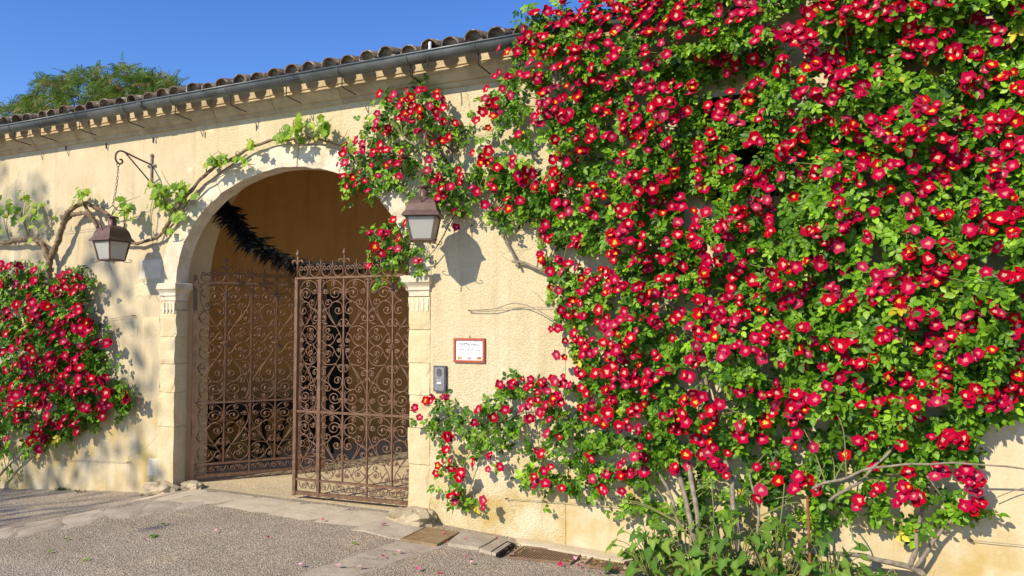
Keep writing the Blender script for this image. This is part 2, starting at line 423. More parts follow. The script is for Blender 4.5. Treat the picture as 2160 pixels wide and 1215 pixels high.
# the pale threshold runs along the wall foot between the jambs
edges = [-7.0, -6.35, -5.8, -5.1, -4.55, -4.0, -3.45]
for i in range(6):
    x0, x1 = edges[i] + .0025, edges[i + 1] - .0025
    f0, f1 = -.50 - .04 * math.sin(i * 2.1), -.50 - .04 * math.sin((i + 1) * 2.1)
    slab_piece('slab', [(x0, f0, 0), (x1, f1, 0), (x1, .02, 0), (x0, .02, 0)], .05, M['sill'], th, .004, 4, .002)
strip = empty('paving_strip'); tag(strip, 'worn stone strip across the left side of the driveway', kind='structure')
A0, A1 = on_ground(-60, 1112), on_ground(470, 1043); B0, B1 = on_ground(-60, 1150), on_ground(430, 1068)
for i in range(6):
    a, b_ = i / 6 + .001, (i + 1) / 6 - .001
    slab_piece('slab', [B0.lerp(B1, a), B0.lerp(B1, b_), A0.lerp(A1, b_), A0.lerp(A1, a)], .05, M['slab'], strip, .003)
strip2 = empty('drain_strip'); tag(strip2, 'shallow stone drain strip running towards the iron grate', kind='structure')
A0, A1 = on_ground(560, 1236), on_ground(838, 1142); B0, B1 = on_ground(690, 1236), on_ground(936, 1152)
for i in range(5):
    a, b_ = i / 5 + .004, (i + 1) / 5 - .004
    slab_piece('slab', [A0.lerp(A1, a), B0.lerp(B1, a), B0.lerp(B1, b_), A0.lerp(A1, b_)], .05, M['slab'], strip2, .005)
pad = empty('wall_foot_paving'); tag(pad, 'old paving stones along the foot of the right wall', kind='structure')
def gquad(pts): return [on_ground(*p) for p in pts]
slab_piece('slab', gquad([(740, 1118), (842, 1140), (905, 1112), (830, 1088)]), .05, M['slab'], pad, .012)
slab_piece('slab', gquad([(944, 1152), (1010, 1162), (1052, 1138), (976, 1124)]), .07, M['slab'], pad, .03)
slab_piece('slab', gquad([(1012, 1164), (1046, 1174), (1082, 1150), (1054, 1140)]), .07, M['slab'], pad, .03)
slab_piece('slab', gquad([(1090, 1150), (1330, 1194), (1340, 1180), (1090, 1140)]), .06, M['sill'], pad, .03)

# rough guard stones at both jambs
def rock(name, c, sx, sy, sz, mat, label, cat, seed):
    mat = M['boulder']
    mb = MB(); n_, m_ = 22, 12; vs = []; fs = []
    for j in range(m_):
        ph = math.pi * j / (m_ - 1)
        for i in range(n_):
            a = 2 * math.pi * i / n_
            d = Vector((math.sin(ph) * math.cos(a), math.sin(ph) * math.sin(a), -math.cos(ph)))
            e = 3.6
            k = 1 / (abs(d.x) ** e + abs(d.y) ** e + abs(d.z) ** e) ** (1 / e)
            p = d * k; p *= 1 + .34 * mnoise.noise(p * 1.5 + Vector((seed, 0, 0))) + .20 * mnoise.noise(p * 3.4 + Vector((seed, 3, 0))) + .08 * mnoise.noise(p * 9 + Vector((seed, 3, 5)))
            vs.append((p.x * sx, p.y * sy, p.z * sz))
    for j in range(m_ - 1):
        for i in range(n_):
            i2 = (i + 1) % n_; fs.append((j * n_ + i, j * n_ + i2, (j + 1) * n_ + i2, (j + 1) * n_ + i))
    mb.add(vs, fs); o = mb.build(name, mat, None, False, c); tag(o, label, cat); return o
p = on_ground(875, 1092)
rock('guard_stone', (p.x + .02, -.10, p.z + .02), .23, .15, .085, M['stone'], 'rough pale guard stone at the foot of the right gate jamb', 'stone', 3.1)
rock('guard_stone', (-6.93, -.09, -.04), .22, .13, .075, M['stone'], 'low rough guard stone at the foot of the left gate jamb', 'stone', 8.7)
rock('guard_stone', (-6.62, .03, .005), .12, .07, .05, M['stone'], 'small broken stone at the inner foot of the left gate post', 'stone', 15.3)

# iron grate and ribbed covers
def plate_frame(pts):
    q = gquad(pts); c = sum(q, Vector()) / 4
    ux = ((q[1] - q[0]) + (q[2] - q[3])) * .5; uy = ((q[3] - q[0]) + (q[2] - q[1])) * .5
    return c, ux, uy
def ribbed(name, pts, label, cat, bars, mat, gap, across):
    c, ux, uy = plate_frame(pts); root = empty(name, c, label, cat)
    L_, W_ = ux.length, uy.length; ex, ey = ux.normalized(), uy.normalized()
    def P(a, b_, z): v = ex * a + ey * b_; return (v.x, v.y, v.z + z)
    def pris(mb, a0, a1, b0, b1, z0, z1):
        mb.add([P(a0, b0, z0), P(a1, b0, z0), P(a1, b1, z0), P(a0, b1, z0), P(a0, b0, z1), P(a1, b0, z1), P(a1, b1, z1), P(a0, b1, z1)],
               [(0, 3, 2, 1), (4, 5, 6, 7), (0, 1, 5, 4), (1, 2, 6, 5), (2, 3, 7, 6), (3, 0, 4, 7)])
    mb = MB(); t_ = .012
    pris(mb, -L_ / 2, L_ / 2, -W_ / 2, -W_ / 2 + t_, .002, .020); pris(mb, -L_ / 2, L_ / 2, W_ / 2 - t_, W_ / 2, .002, .020)
    pris(mb, -L_ / 2, -L_ / 2 + t_, -W_ / 2 + t_, W_ / 2 - t_, .002, .020); pris(mb, L_ / 2 - t_, L_ / 2, -W_ / 2 + t_, W_ / 2 - t_, .002, .020)
    mb.build('frame', mat, root)
    mb = MB(); pris(mb, -L_ / 2 + t_, L_ / 2 - t_, -W_ / 2 + t_, W_ / 2 - t_, .003, .006); mb.build('bed', M['pit'] if gap > .5 else mat, root)
    me = None
    for i in range(bars):
        if across:
            s_ = (W_ - 2 * t_) / bars; q = -W_ / 2 + t_ + s_ * (i + .5)
            mb = MB(); pris(mb, -L_ / 2 + t_, L_ / 2 - t_, q - s_ * .32, q + s_ * .32, .006, .017 if gap > .5 else .012)
        else:
            s_ = (L_ - 2 * t_) / bars; q = -L_ / 2 + t_ + s_ * (i + .5)
            mb = MB(); pris(mb, q - s_ * .32, q + s_ * .32, -W_ / 2 + t_, W_ / 2 - t_, .006, .017 if gap > .5 else .012)
        mb.build('bar' if gap > .5 else 'rib', mat, root)
    return root
ribbed('drain_grate', [(842, 1142), (925, 1152), (966, 1128), (900, 1114)], 'rusty iron drain grate set in the paving beside the wall', 'grate', 9, M['grate'], 1, True)
ribbed('meter_cover', [(1070, 1178), (1204, 1193), (1234, 1168), (1104, 1157)], 'large ribbed brown iron cover plate at the wall foot, nearer the grate', 'cover plate', 22, M['cover'], 0, False)
ribbed('meter_cover', [(1225, 1196), (1330, 1212), (1342, 1188), (1262, 1172)], 'smaller ribbed brown iron cover plate half buried beside the arum leaves', 'cover plate', 16, M['cover'], 0, False)
c, ux, uy = plate_frame([(1036, 1172), (1054, 1178), (1086, 1156), (1070, 1150)])
mb = MB(); q = [c - ux * .5 - uy * .5, c + ux * .5 - uy * .5, c + ux * .5 + uy * .5, c - ux * .5 + uy * .5]
mb.add([(p_.x, p_.y, p_.z + .035) for p_ in q] + [(p_.x, p_.y, p_.z + .004) for p_ in q], [(4, 5, 6, 7), (0, 4, 7, 3), (1, 2, 6, 5), (2, 3, 7, 6)])
tag(mb.build('drain_gap', M['pit']), 'dark open slot between paving stone and ribbed cover', kind='structure')

# ================================================================== GATEHOUSE
gh = empty('gatehouse', (0, 0, 0), 'long ochre rendered gatehouse with pale stone arch under a clay tile roof', 'building')
AX, HS, ZS, RISE = -5.375, 1.49, 2.16, 1.13                 # arch axis, half span, springing, rise
RING = .235
def arch_pt(a, off=0.0):                                   # a: 0 (right springing) .. pi (left)
    return AX + (HS + off) * math.cos(a), ZS + (RISE + off) * math.sin(a)
def arch_z(x, off):
    u = (x - AX) / (HS + off)
    return ZS + (RISE + off) * math.sqrt(max(0, 1 - u * u)) if abs(u) < 1 else None
WT, WTOP = .15, 4.10
def wall_with_arch(name, mat, off, y0, y1, x0, x1, z0, z1, zlow, parent, nseg=44, dz=0.0):
    """solid wall slice, from x0 to x1, over an arch opening widened by off; legs down to z0"""
    mb = MB(); xl, xr = AX - HS - off, AX + HS + off
    if x0 < xl: mb.box(x0, xl, y0, y1, z0, z1)
    if x1 > xr: mb.box(xr, x1, y0, y1, z0, z1)
    P = []
    for i in range(nseg + 1):
        a = math.pi - math.pi * i / nseg; P.append((AX + (HS + off) * math.cos(a), ZS + (RISE + off + dz) * math.sin(a)))
    for i in range(nseg):
        (xa, za), (xb, zb) = P[i], P[i + 1]
        mb.add([(xa, y0, za), (xb, y0, zb), (xb, y0, z1), (xa, y0, z1), (xa, y1, za), (xb, y1, zb), (xb, y1, z1), (xa, y1, z1)],
               [(0, 1, 2, 3), (5, 4, 7, 6), (1, 0, 4, 5), (3, 2, 6, 7)])
    return mb.build(name, mat, parent)
# outer leaf: three areas of render, butted end to end
XB, XC = -6.62, -2.36
XPL, XPR = -7.10, -3.66                                     # outer edges of the two stone piers
mb = MB(); mb.box(-13, XPL, 0, WT, -.9, WTOP)
# smooth render left of XB above the left pier: follows the extrados
xs_ = [XPL + (XB - XPL) * i / 10 for i in range(11)]
for i in range(10):
    def zz_(x): return arch_z(x, RING) if arch_z(x, RING) else ZS
    za, zb = zz_(xs_[i]), zz_(xs_[i + 1])
    mb.add([(xs_[i], 0, za), (xs_[i + 1], 0, zb), (xs_[i + 1], 0, WTOP), (xs_[i], 0, WTOP), (xs_[i], WT, za), (xs_[i + 1], WT, zb), (xs_[i + 1], WT, WTOP), (xs_[i], WT, WTOP)],
           [(0, 1, 2, 3), (5, 4, 7, 6), (1, 0, 4, 5), (3, 2, 6, 7)])
mb.build('rendered_wall', M['smooth'], gh)['label'] = 'smooth ochre render left of the arch'
mb = MB(); xs_ = [XB + (XPR - XB) * i / 40 for i in range(41)]
for i in range(40):
    za, zb = zz_(xs_[i]), zz_(xs_[i + 1])
    mb.add([(xs_[i], -.006, za), (xs_[i + 1], -.006, zb), (xs_[i + 1], -.006, WTOP), (xs_[i], -.006, WTOP), (xs_[i], WT, za), (xs_[i + 1], WT, zb), (xs_[i + 1], WT, WTOP), (xs_[i], WT, WTOP)],
           [(0, 1, 2, 3), (5, 4, 7, 6), (1, 0, 4, 5), (3, 2, 6, 7), (0, 3, 7, 4)])
mb.box(XPR, XC, -.006, WT, -.6, WTOP)
mb.build('rendered_wall', M['rough'], gh)['label'] = 'roughcast ochre render above and right of the arch'
mb = MB(); mb.box(XC, 6, 0, WT, -.6, WTOP)
mb.build('rendered_wall', M['patch'], gh)['label'] = 'smoother pale render behind the climbing roses'
# inner leaf (rebate) and passage
OFF2 = .13
wall_with_arch('inner_wall', M['reveal'], OFF2, WT + .003, .58, -13, 6, -.6, WTOP, 0, gh, dz=.30)
wl0, wl1 = Vector((-7.95, .60, 0)), Vector((-5.15, 8.5, 0))
mb = MB()
mb.add([(wl0.x, wl0.y, -.1), (wl1.x, wl1.y, -.1), (wl1.x, wl1.y, 4.08), (wl0.x, wl0.y, 4.08)], [(0, 1, 2, 3)])
mb.add([(wl0.x - .4, wl0.y, -.1), (wl1.x - .4, wl1.y, -.1), (wl1.x - .4, wl1.y, 3.75), (wl0.x - .4, wl0.y, 3.75)], [(3, 2, 1, 0)])
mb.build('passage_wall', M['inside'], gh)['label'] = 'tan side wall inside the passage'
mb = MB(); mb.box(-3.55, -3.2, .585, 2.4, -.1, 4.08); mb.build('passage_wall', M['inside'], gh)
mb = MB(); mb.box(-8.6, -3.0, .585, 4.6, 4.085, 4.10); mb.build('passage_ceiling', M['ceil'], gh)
mb = MB(); mb.box(-5.6, 5.5, 9.0, 9.3, -.3, 4.6); tag(mb.build('bounce_wall', M['patch']), 'unseen rendered wall added behind the passage to bounce warm light into it', kind='structure')  # out of view, added so its sunlit face reflects warm light into the passage
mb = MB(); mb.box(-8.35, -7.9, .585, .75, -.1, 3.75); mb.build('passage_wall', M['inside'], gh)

# glazed dark doorway in the passage side wall
wdir = (wl1 - wl0).normalized(); wn = Vector((wdir.y, -wdir.x, 0))
def side_s(px):                                            # distance along the side wall hit by a photo column
    d = ray(px, 700); d2 = Vector((d[0], d[1], 0)); 
    # intersect CAM + t d2 with wl0 + s wdir
    A = np.array([[d2.x, -wdir.x], [d2.y, -wdir.y]]); b_ = np.array([wl0.x - CAM[0], wl0.y - CAM[1]])
    return float(np.linalg.solve(A, b_)[1])
s0, s1 = side_s(640), side_s(732)
dd = empty('passage_door', wl0 + wdir * s0, 'dark glazed double door in the passage behind the right gate leaf', 'door', rz=math.atan2(wdir.y, wdir.x))
Ld = s1 - s0; Hd = 2.15
mb = MB()
mb.box(0, .07, -.05, .0, 0, Hd); mb.box(Ld - .07, Ld, -.05, 0, 0, Hd); mb.box(.07, Ld - .07, -.05, 0, Hd - .08, Hd); mb.build('door_frame', M['wood'], dd)
for k in range(2):
    a0 = .075 + k * (Ld - .15) / 2; a1 = a0 + (Ld - .15) / 2 - .01
    mb = MB(); mb.box(a0, a0 + .07, -.04, -.005, .02, Hd - .085); mb.box(a1 - .07, a1, -.04, -.005, .02, Hd - .085)
    for z in (.02, .75, 1.4, Hd - .17): mb.box(a0 + .07, a1 - .07, -.04, -.005, z, z + .085)
    lf = mb.build('door_leaf', M['wood'], dd)
    mb = MB(); mb.box(a0 + .07, a1 - .07, -.025, -.015, .1, Hd - .17); mb.build('pane', M['glass'], lf)

# ---- stones: piers, capitals, voussoirs
def rough_prism(quad, y0, y1, mat, name, parent, amp=.01, sub=4, gap=.003):
    """front quad (x,z) x4 counter-clockwise seen from the front, thickness y0..y1, worn edges"""
    q = [Vector((a, 0, b_)) for a, b_ in quad]; cc = sum(q, Vector()) / 4
    q = [p_ + (cc - p_).normalized() * gap for p_ in q]
    N = sub + 1; vs = []; fs = []
    def pt(i, j): a, b_ = i / sub, j / sub; return (q[0] * (1 - a) + q[1] * a) * (1 - b_) + (q[3] * (1 - a) + q[2] * a) * b_
    for j in range(N):
        for i in range(N):
            p_ = pt(i, j); e = min(i, j, sub - i, sub - j) == 0
            h = mnoise.noise(Vector((p_.x * 7, y0, p_.z * 7))) * amp
            vs.append((p_.x, y0 + h + (abs(mnoise.noise(p_ * 13)) * amp * 1.4 + .003 if e else 0), p_.z))
    fs += [(j * N + i, j * N + i + 1, (j + 1) * N + i + 1, (j + 1) * N + i) for j in range(sub) for i in range(sub)]
    ring = [i for i in range(N)] + [j * N + sub for j in range(1, N)] + [sub * N + i for i in range(sub - 1, -1, -1)] + [j * N for j in range(sub - 1, 0, -1)]
    b0 = len(vs); mid = (y0 * .6 + y1 * .4)
    for k in ring:
        x, y, z = vs[k]; o = mnoise.noise(Vector((x * 9, 5, z * 9))) * amp * .8
        dirn = (Vector((x, 0, z)) - cc); dirn.y = 0; dirn = dirn.normalized() if dirn.length else dirn
        vs.append((x + dirn.x * (o + amp * .25), mid, z + dirn.z * (o + amp * .25) * .3))
    b1 = len(vs)
    for k in ring: vs.append((vs[k][0], y1, vs[k][2]))
    L_ = len(ring)
    for k in range(L_):
        k2 = (k + 1) % L_
        fs.append((ring[k], b0 + k, b0 + k2, ring[k2])); fs.append((b0 + k, b1 + k, b1 + k2, b0 + k2))
    fs.append(tuple(b1 + k for k in range(L_)))
    mb = MB(); mb.add(vs, fs); return mb.build(name, mat, parent, False)
JW = .012
XL, XRj = AX - HS, AX + HS                                  # jamb faces
left_pier = empty('pier'); left_pier.parent = gh; left_pier['label'] = 'left stone pier of the arch'
zl = [-.25, .617, .985, 1.29, 1.585, 1.87]
for i, z in enumerate(zl):
    z1 = zl[i + 1] if i < 5 else 1.97
    ext = [0, .0, .0, 0.0, 0, 0][i]
    rough_prism([(XPL - ext, z), (XL + rng.uniform(-.008, .012), z), (XL + rng.uniform(-.008, .012), z1), (XPL - ext, z1)], -.012 - (.006 if i % 2 else 0), WT + .004, M['stone'], 'stone', left_pier, .014, 6)
right_pier = empty('pier'); right_pier.parent = gh; right_pier['label'] = 'right stone pier of the arch'
zr = [-.25, .46, .785, 1.08, 1.37, 1.67]
for i, z in enumerate(zr):
    z1 = zr[i + 1] if i < 5 else 1.97
    rough_prism([(XRj + rng.uniform(-.012, .008), z), (XPR, z), (XPR, z1), (XRj + rng.uniform(-.012, .008), z1)], -.014 - (.006 if i % 2 else 0), WT + .004, M['stone'], 'stone', right_pier, .014, 6)
# bare stones and worn patches showing in the render beside the left pier
for (px, py, w_, h_, mk) in ((300, 612, .30, .17, 'stone'), (318, 568, .36, .22, 'white'), (318, 690, .28, .23, 'stone'), (322, 985, .17, .2, 'white'), (283, 690, .12, .2, 'stone')):
    c = at(px, py); rough_prism([(c.x - w_ / 2, c.z - h_ / 2), (min(c.x + w_ / 2, XPL - .004), c.z - h_ / 2 * .9), (min(c.x + w_ / 2, XPL - .004), c.z + h_ / 2), (c.x - w_ / 2 * .9, c.z + h_ / 2 * .95)], -.007, .05, M[mk], 'stone', gh, .006, 6)
def capital(xa, xb, parent, outer):
    """moulded impost block: stepped profile on front and jamb side"""
    prof = [(0.0, 1.975), (.006, 2.02), (.022, 2.03), (.022, 2.055), (.03, 2.07), (.052, 2.095), (.06, 2.10), (.06, 2.155), (.05, 2.165)]
    mb = MB(); vs = []; fs = []
    for d, z in prof:
        if outer == 'L': x0, x1 = xa - d * .6, xb + d
        else: x0, x1 = xa - d, xb + d * .6
        vs += [(x0, -.014 - d, z), (x1, -.014 - d, z), (x1, WT + .006, z), (x0, WT + .006, z)]
    for i in range(len(prof) - 1):
        for k in range(4):
            k2 = (k + 1) % 4; fs.append((i * 4 + k, i * 4 + k2, (i + 1) * 4 + k2, (i + 1) * 4 + k))
    fs.append((0, 3, 2, 1)); t_ = (len(prof) - 1) * 4; fs.append((t_, t_ + 1, t_ + 2, t_ + 3))
    mb.add(vs, fs); o = mb.build('capital', M['white'], parent)
    mbf = MB(); w_ = xb - xa                               # fluting under the moulding
    for k in range(4):
        x = xa + w_ * (.14 + .24 * k); mbf.box(x, x + w_ * .12, -.024, -.013, 1.84, 1.955)
    f_ = mbf.build('fluting', M['white'], parent)
    return o
capital(XPL + .02, XL, left_pier, 'L'); capital(XRj, XPR - .01, right_pier, 'R')
arch = empty('arch'); arch.parent = gh; arch['label'] = 'limewashed basket arch'
NV = 13; cuts = [0]
for i in range(1, NV): cuts.append(math.pi * (i + rng.uniform(-.10, .10)) / NV)
cuts.append(math.pi)
for i in range(NV):
    a0, a1 = cuts[i], cuts[i + 1]; sub = 4; N = sub + 1
    vs = []; fs = []; g = .0008; amp = .012
    y0 = -.016 - (.012 if i == NV // 2 else rng.uniform(0, .005))
    rows = 4
    for j in range(rows + 1):
        for k in range(N):
            a = a0 + g + (a1 - a0 - 2 * g) * k / sub; off = .002 + (RING - .006) * j / rows
            x, z = arch_pt(a, off)
            e = (k in (0, sub)) or j in (0, rows)
            h = mnoise.noise(Vector((x * 6, 1, z * 6))) * amp * .8
            if j == 0:
                r_ = mnoise.noise(Vector((x * 14, 4, z * 14))) * .012 + .004; x += math.cos(a) * r_; z += math.sin(a) * r_
            vs.append((x, y0 + h + (.006 + abs(mnoise.noise(Vector((x * 15, 2, z * 15)))) * .014 if e else 0), z))
    for j in range(rows):
        for k in range(sub): fs.append((j * N + k + 1, j * N + k, (j + 1) * N + k, (j + 1) * N + k + 1))
    b0 = len(vs)                                          # soffit and back
    for yy in (.05, .10, WT + .006):
        for k in range(N):
            a = a0 + g + (a1 - a0 - 2 * g) * k / sub; x, z = arch_pt(a, .002 + mnoise.noise(Vector((a * 9, yy * 30, i))) * .006 + .003); vs.append((x, yy, z))
    for k in range(sub): fs.append((k, k + 1, b0 + k + 1, b0 + k))
    for r_ in range(2):
        for k in range(sub): fs.append((b0 + r_ * N + k, b0 + r_ * N + k + 1, b0 + (r_ + 1) * N + k + 1, b0 + (r_ + 1) * N + k))
    b1 = len(vs)
    for k in range(N):
        a = a0 + g + (a1 - a0 - 2 * g) * k / sub; x, z = arch_pt(a, RING - .004); vs.append((x, WT + .006, z))
    for k in range(sub): fs.append((rows * N + k + 1, rows * N + k, b1 + k, b1 + k + 1))
    for s_ in (0, sub):                                   # radial joints
        col_ = [j * N + s_ for j in range(rows + 1)]
        loop = col_ + [b1 + s_, b0 + 2 * N + s_, b0 + N + s_, b0 + s_]
        fs.append(tuple(loop if s_ else loop[::-1]))
    mb = MB(); mb.add(vs, fs); mb.build('keystone' if i == NV // 2 else 'voussoir', M['white'], arch)
# mortar bed behind the stones
mb = MB()
for i in range(40):
    a0, a1 = math.pi * i / 40, math.pi * (i + 1) / 40
    (xa, za), (xb, zb) = arch_pt(a0, .012), arch_pt(a1, .012); (xc, zc), (xd, zd) = arch_pt(a1, RING - .002), arch_pt(a0, RING - .002)
    mb.add([(xa, .004, za), (xb, .004, zb), (xc, .004, zc), (xd, .004, zd), (xa, WT, za), (xb, WT, zb)], [(3, 2, 1, 0), (0, 1, 5, 4)])
mb.box(XPL + .004, XL - .008, .006, WT - .004, -.25, 1.97); mb.box(XRj + .008, XPR - .004, .006, WT - .004, -.25, 1.97)
mb.build('mortar', M['joint'], arch)

# ---- cornice in blocks
corn = empty('cornice'); corn.parent = gh; corn['label'] = 'moulded stone cornice under the eaves'
cprof = [(-.012, 3.85), (-.030, 3.862), (-.030, 3.892), (-.050, 3.90), (-.072, 3.93), (-.086, 3.965), (-.090, 3.97), (-.100, 3.972), (-.100, 4.015), (-.112, 4.02), (-.112, 4.105), (0.1, 4.105), (0.1, 3.85)]
x = -12.6; 
while x < 5.5:
    L_ = rng.uniform(.75, 1.25); x1 = min(x + L_, 5.6); mb = MB(); vs = []; fs = []; dz = rng.uniform(-.005, .005); dy = rng.uniform(-.004, .004); K = len(cprof)
    for xx in (x + .003, x1 - .003):
        for (yy, z) in cprof: vs.append((xx, yy + dy, z + dz))
    for k in range(K):
        k2 = (k + 1) % K; fs.append((k, K + k, K + k2, k2))
    fs.append(tuple(range(K))); fs.append(tuple(range(2 * K - 1, K - 1, -1)))
    mb.add(vs, fs); mb.build('block', M['corn'], corn); x = x1

# ---- roof: canal tiles
roof = empty('roof'); roof.parent = gh; roof['label'] = 'lichen covered clay canal tile roof'
PIT = math.tan(R(15)); SP = .222
def tile_mesh(r0, r1, L_, up, seed):
    mb = MB(); vs = []; fs = []; n_ = 8
    for j in range(4):
        t_ = j / 3; y = -L_ / 2 + L_ * t_; r_ = r0 + (r1 - r0) * t_
        for lay in (0, 1):
            rr = r_ - lay * .0115
            for k in range(n_ + 1):
                a = math.pi * k / n_; jit = 1 + .05 * mnoise.noise(Vector((k * .7 + seed, t_ * 2, lay)))
                zz = rr * math.sin(a) * .92 * jit; vs.append((rr * math.cos(a) * jit, y + .008 * mnoise.noise(Vector((k * .9, seed, t_))), zz if up else -zz))
    W_ = n_ + 1
    for j in range(3):
        for k in range(n_):
            for lay in (0, 1):
                o = j * 2 * W_ + lay * W_; f_ = (o + k, o + k + 1, o + 2 * W_ + k + 1, o + 2 * W_ + k)
                fs.append(f_ if lay == 0 else f_[::-1])
    for j in (0, 3):
        for k in range(n_):
            o = j * 2 * W_; fs.append((o + k, o + W_ + k, o + W_ + k + 1, o + k + 1))
    for j in range(3):
        for k in (0, n_):
            o = j * 2 * W_; fs.append((o + k, o + 2 * W_ + k, o + 3 * W_ + k, o + W_ + k))
    mb.add(vs, fs); return mb.mesh('tile', M['tile'], True)
caps = [tile_mesh(.090, .076, .46, True, s_) for s_ in (1.3, 5.1, 9.7, 14.2)]
chans = [tile_mesh(.074, .092, .46, False, s_) for s_ in (2.3, 6.1, 11.7)]
def plug_mesh(seed):
    mb = MB(); n_ = 8; vs = [(0, -.17 + .01 * math.sin(seed), -.01)]
    for k in range(n_ + 1):
        a = math.pi * k / n_; vs.append((.086 * math.cos(a), -.185 + .012 * mnoise.noise(Vector((k, seed, 1))), .080 * math.sin(a) - .004))
    mb.add(vs, [(0, k + 1, k + 2) for k in range(n_)]); return mb.mesh('tile_mortar', M['tilemortar'])
plugs = [plug_mesh(s_) for s_ in (1.0, 2.2, 3.7)]
EY, EZ = -.262, 4.078                                       # eave line of the channel tiles
for i in range(84):
    x = -13.2 + i * SP
    for row in range(2):
        if row and i % 1: continue
        y = EY + .23 + row * .34; z = EZ + (.23 + row * .34) * PIT + row * .022
        if row == 0 or x < -2.4:
            link('tile', chans[rng.randrange(3)], roof, (x + rng.uniform(-.006, .006), y + rng.uniform(-.02, .015), z + .062 - row * .01), (math.atan(PIT), 0, rng.uniform(-.03, .03)))
        ct = link('tile', caps[rng.randrange(4)], roof, (x + SP / 2 + rng.uniform(-.012, .012), y + rng.uniform(-.03, .02) + .015, z + .066 + rng.uniform(-.016, .014)), (math.atan(PIT) + rng.uniform(-.03, .03), rng.uniform(-.06, .06), rng.uniform(-.05, .05)))
        if row == 0 and rng.random() < .8: link('mortar', plugs[rng.randrange(3)], roof, ct.location, ct.rotation_euler)
mb = MB()
mb.add([(-13.3, .12, 4.11), (5.6, .12, 4.11), (5.6, .12, 4.20), (-13.3, .12, 4.20), (-13.3, 3.0, 4.20 + 2.9 * PIT), (5.6, 3.0, 4.20 + 2.9 * PIT), (-13.3, 3.4, 4.1), (5.6, 3.4, 4.1)],
       [(0, 1, 2, 3), (3, 2, 5, 4), (4, 5, 7, 6)])
mb.add([(-13, .15, 4.105), (5.5, .15, 4.105), (5.5, 3.4, 4.105), (-13, 3.4, 4.105)], [(0, 3, 2, 1)])
mb.build('roof_deck', M['tile'], roof)
mb = MB(); mb.box(-13, -8.7, 3.2, 3.4, -.6, 4.1); mb.box(-13, -12.8, .59, 3.19, -.6, 4.1); mb.box(5.3, 5.5, .59, 3.19, -.6, 4.1); mb.box(0, 5.5, 3.2, 3.4, -.6, 4.1); mb.build('outer_wall', M['smooth'], gh)

# ---- small dark window half hidden behind the roses
wa, wb = at(1496, 205), at(1640, 205); zt, zb_ = at(1568, 200).z, at(1568, 420).z
win = empty('window', ((wa.x + wb.x) / 2, 0, (zt + zb_) / 2)); win.parent = gh; win['label'] = 'dark window behind the roses under the eaves'
ww_, wh_ = (wb.x - wa.x) / 2, (zt - zb_) / 2
mb = MB(); mb.box(-ww_ - .10, ww_ + .10, -.03, -.001, wh_ + .001, wh_ + .16); mb.build('lintel', M['stone'], win)
mb = MB(); mb.box(-ww_ - .08, ww_ + .08, -.045, -.001, -wh_ - .08, -wh_ - .001); mb.build('sill', M['stone'], win)
mb = MB(); mb.box(-ww_, ww_, -.012, -.002, -wh_, wh_); mb.build('pane', M['glass'], win)
mb = MB(); mb.box(-ww_, -ww_ + .05, -.022, -.0125, -wh_, wh_); mb.box(ww_ - .05, ww_, -.022, -.0125, -wh_, wh_); mb.box(-.03, .03, -.022, -.0125, -wh_, wh_); mb.box(-ww_ + .05, -.03, -.022, -.0125, wh_ - .05, wh_); mb.box(.03, ww_ - .05, -.022, -.0125, wh_ - .05, wh_); mb.build('sash', M['wood'], win)

# ---- gutter
gut = empty('gutter'); gut.parent = gh; gut['label'] = 'grey zinc half round gutter'
GY, GZc, GR = -.300, 4.030, .072
def gutter_seg(x0, x1, name, parent, r_=GR, lip=True):
    mb = MB(); vs = []; fs = []; n_ = 12
    for xx in (x0, x1):
        for rr in (r_, r_ - .004):
            for k in range(n_ + 1):
                a = math.pi + math.pi * k / n_; vs.append((xx, GY + rr * math.cos(a), GZc + rr * math.sin(a) + .05))
    W_ = n_ + 1
    for k in range(n_):
        fs.append((k, k + 1, 2 * W_ + k + 1, 2 * W_ + k)); fs.append((W_ + k + 1, W_ + k, 3 * W_ + k, 3 * W_ + k + 1))
        fs.append((k, W_ + k, W_ + k + 1, k + 1)); fs.append((2 * W_ + k, 2 * W_ + k + 1, 3 * W_ + k + 1, 3 * W_ + k))
    mb.add(vs, fs)
    if lip:
        mb.tube([(x0, GY - r_ - .004, GZc + .052), (x1, GY - r_ - .004, GZc + .052)], .009, 8)
    return mb.build(name, M['zinc'], parent, True)
gx = -13.0
for L_ in (2.2, 2.9, 3.0, 2.9, 3.0, 3.0, 1.5):
    gutter_seg(gx + .001, min(gx + L_, 5.5), 'channel', gut); gx += L_
gutter_seg(-10.13, -10.05, 'joint_band', gut, GR + .006, False); gutter_seg(-7.1, -7.02, 'joint_band', gut, GR + .006, False)
for px, py in ((20, 268), (75, 262), (158, 248), (260, 233), (360, 217), (477, 198), (595, 180), (713, 158), (858, 137), (1002, 116), (1160, 92), (1335, 66), (1520, 38), (1690, 15)):
    X = at(px, py, GY - .05).x
    br = empty('bracket', (0, 0, 0)); br.parent = gut
    gutter_seg(X - .008, X + .008, 'strap', br, GR + .004, False)
    mb = MB(); mb.tube(cat_rom([(X, GY + .01, GZc - .022), (X, GY + .01, GZc - .09), (X, GY + .03, GZc - .115), (X + .01, -.09, GZc - .135)], 5), .0055, 6); mb.build('stay', M['black'], br)

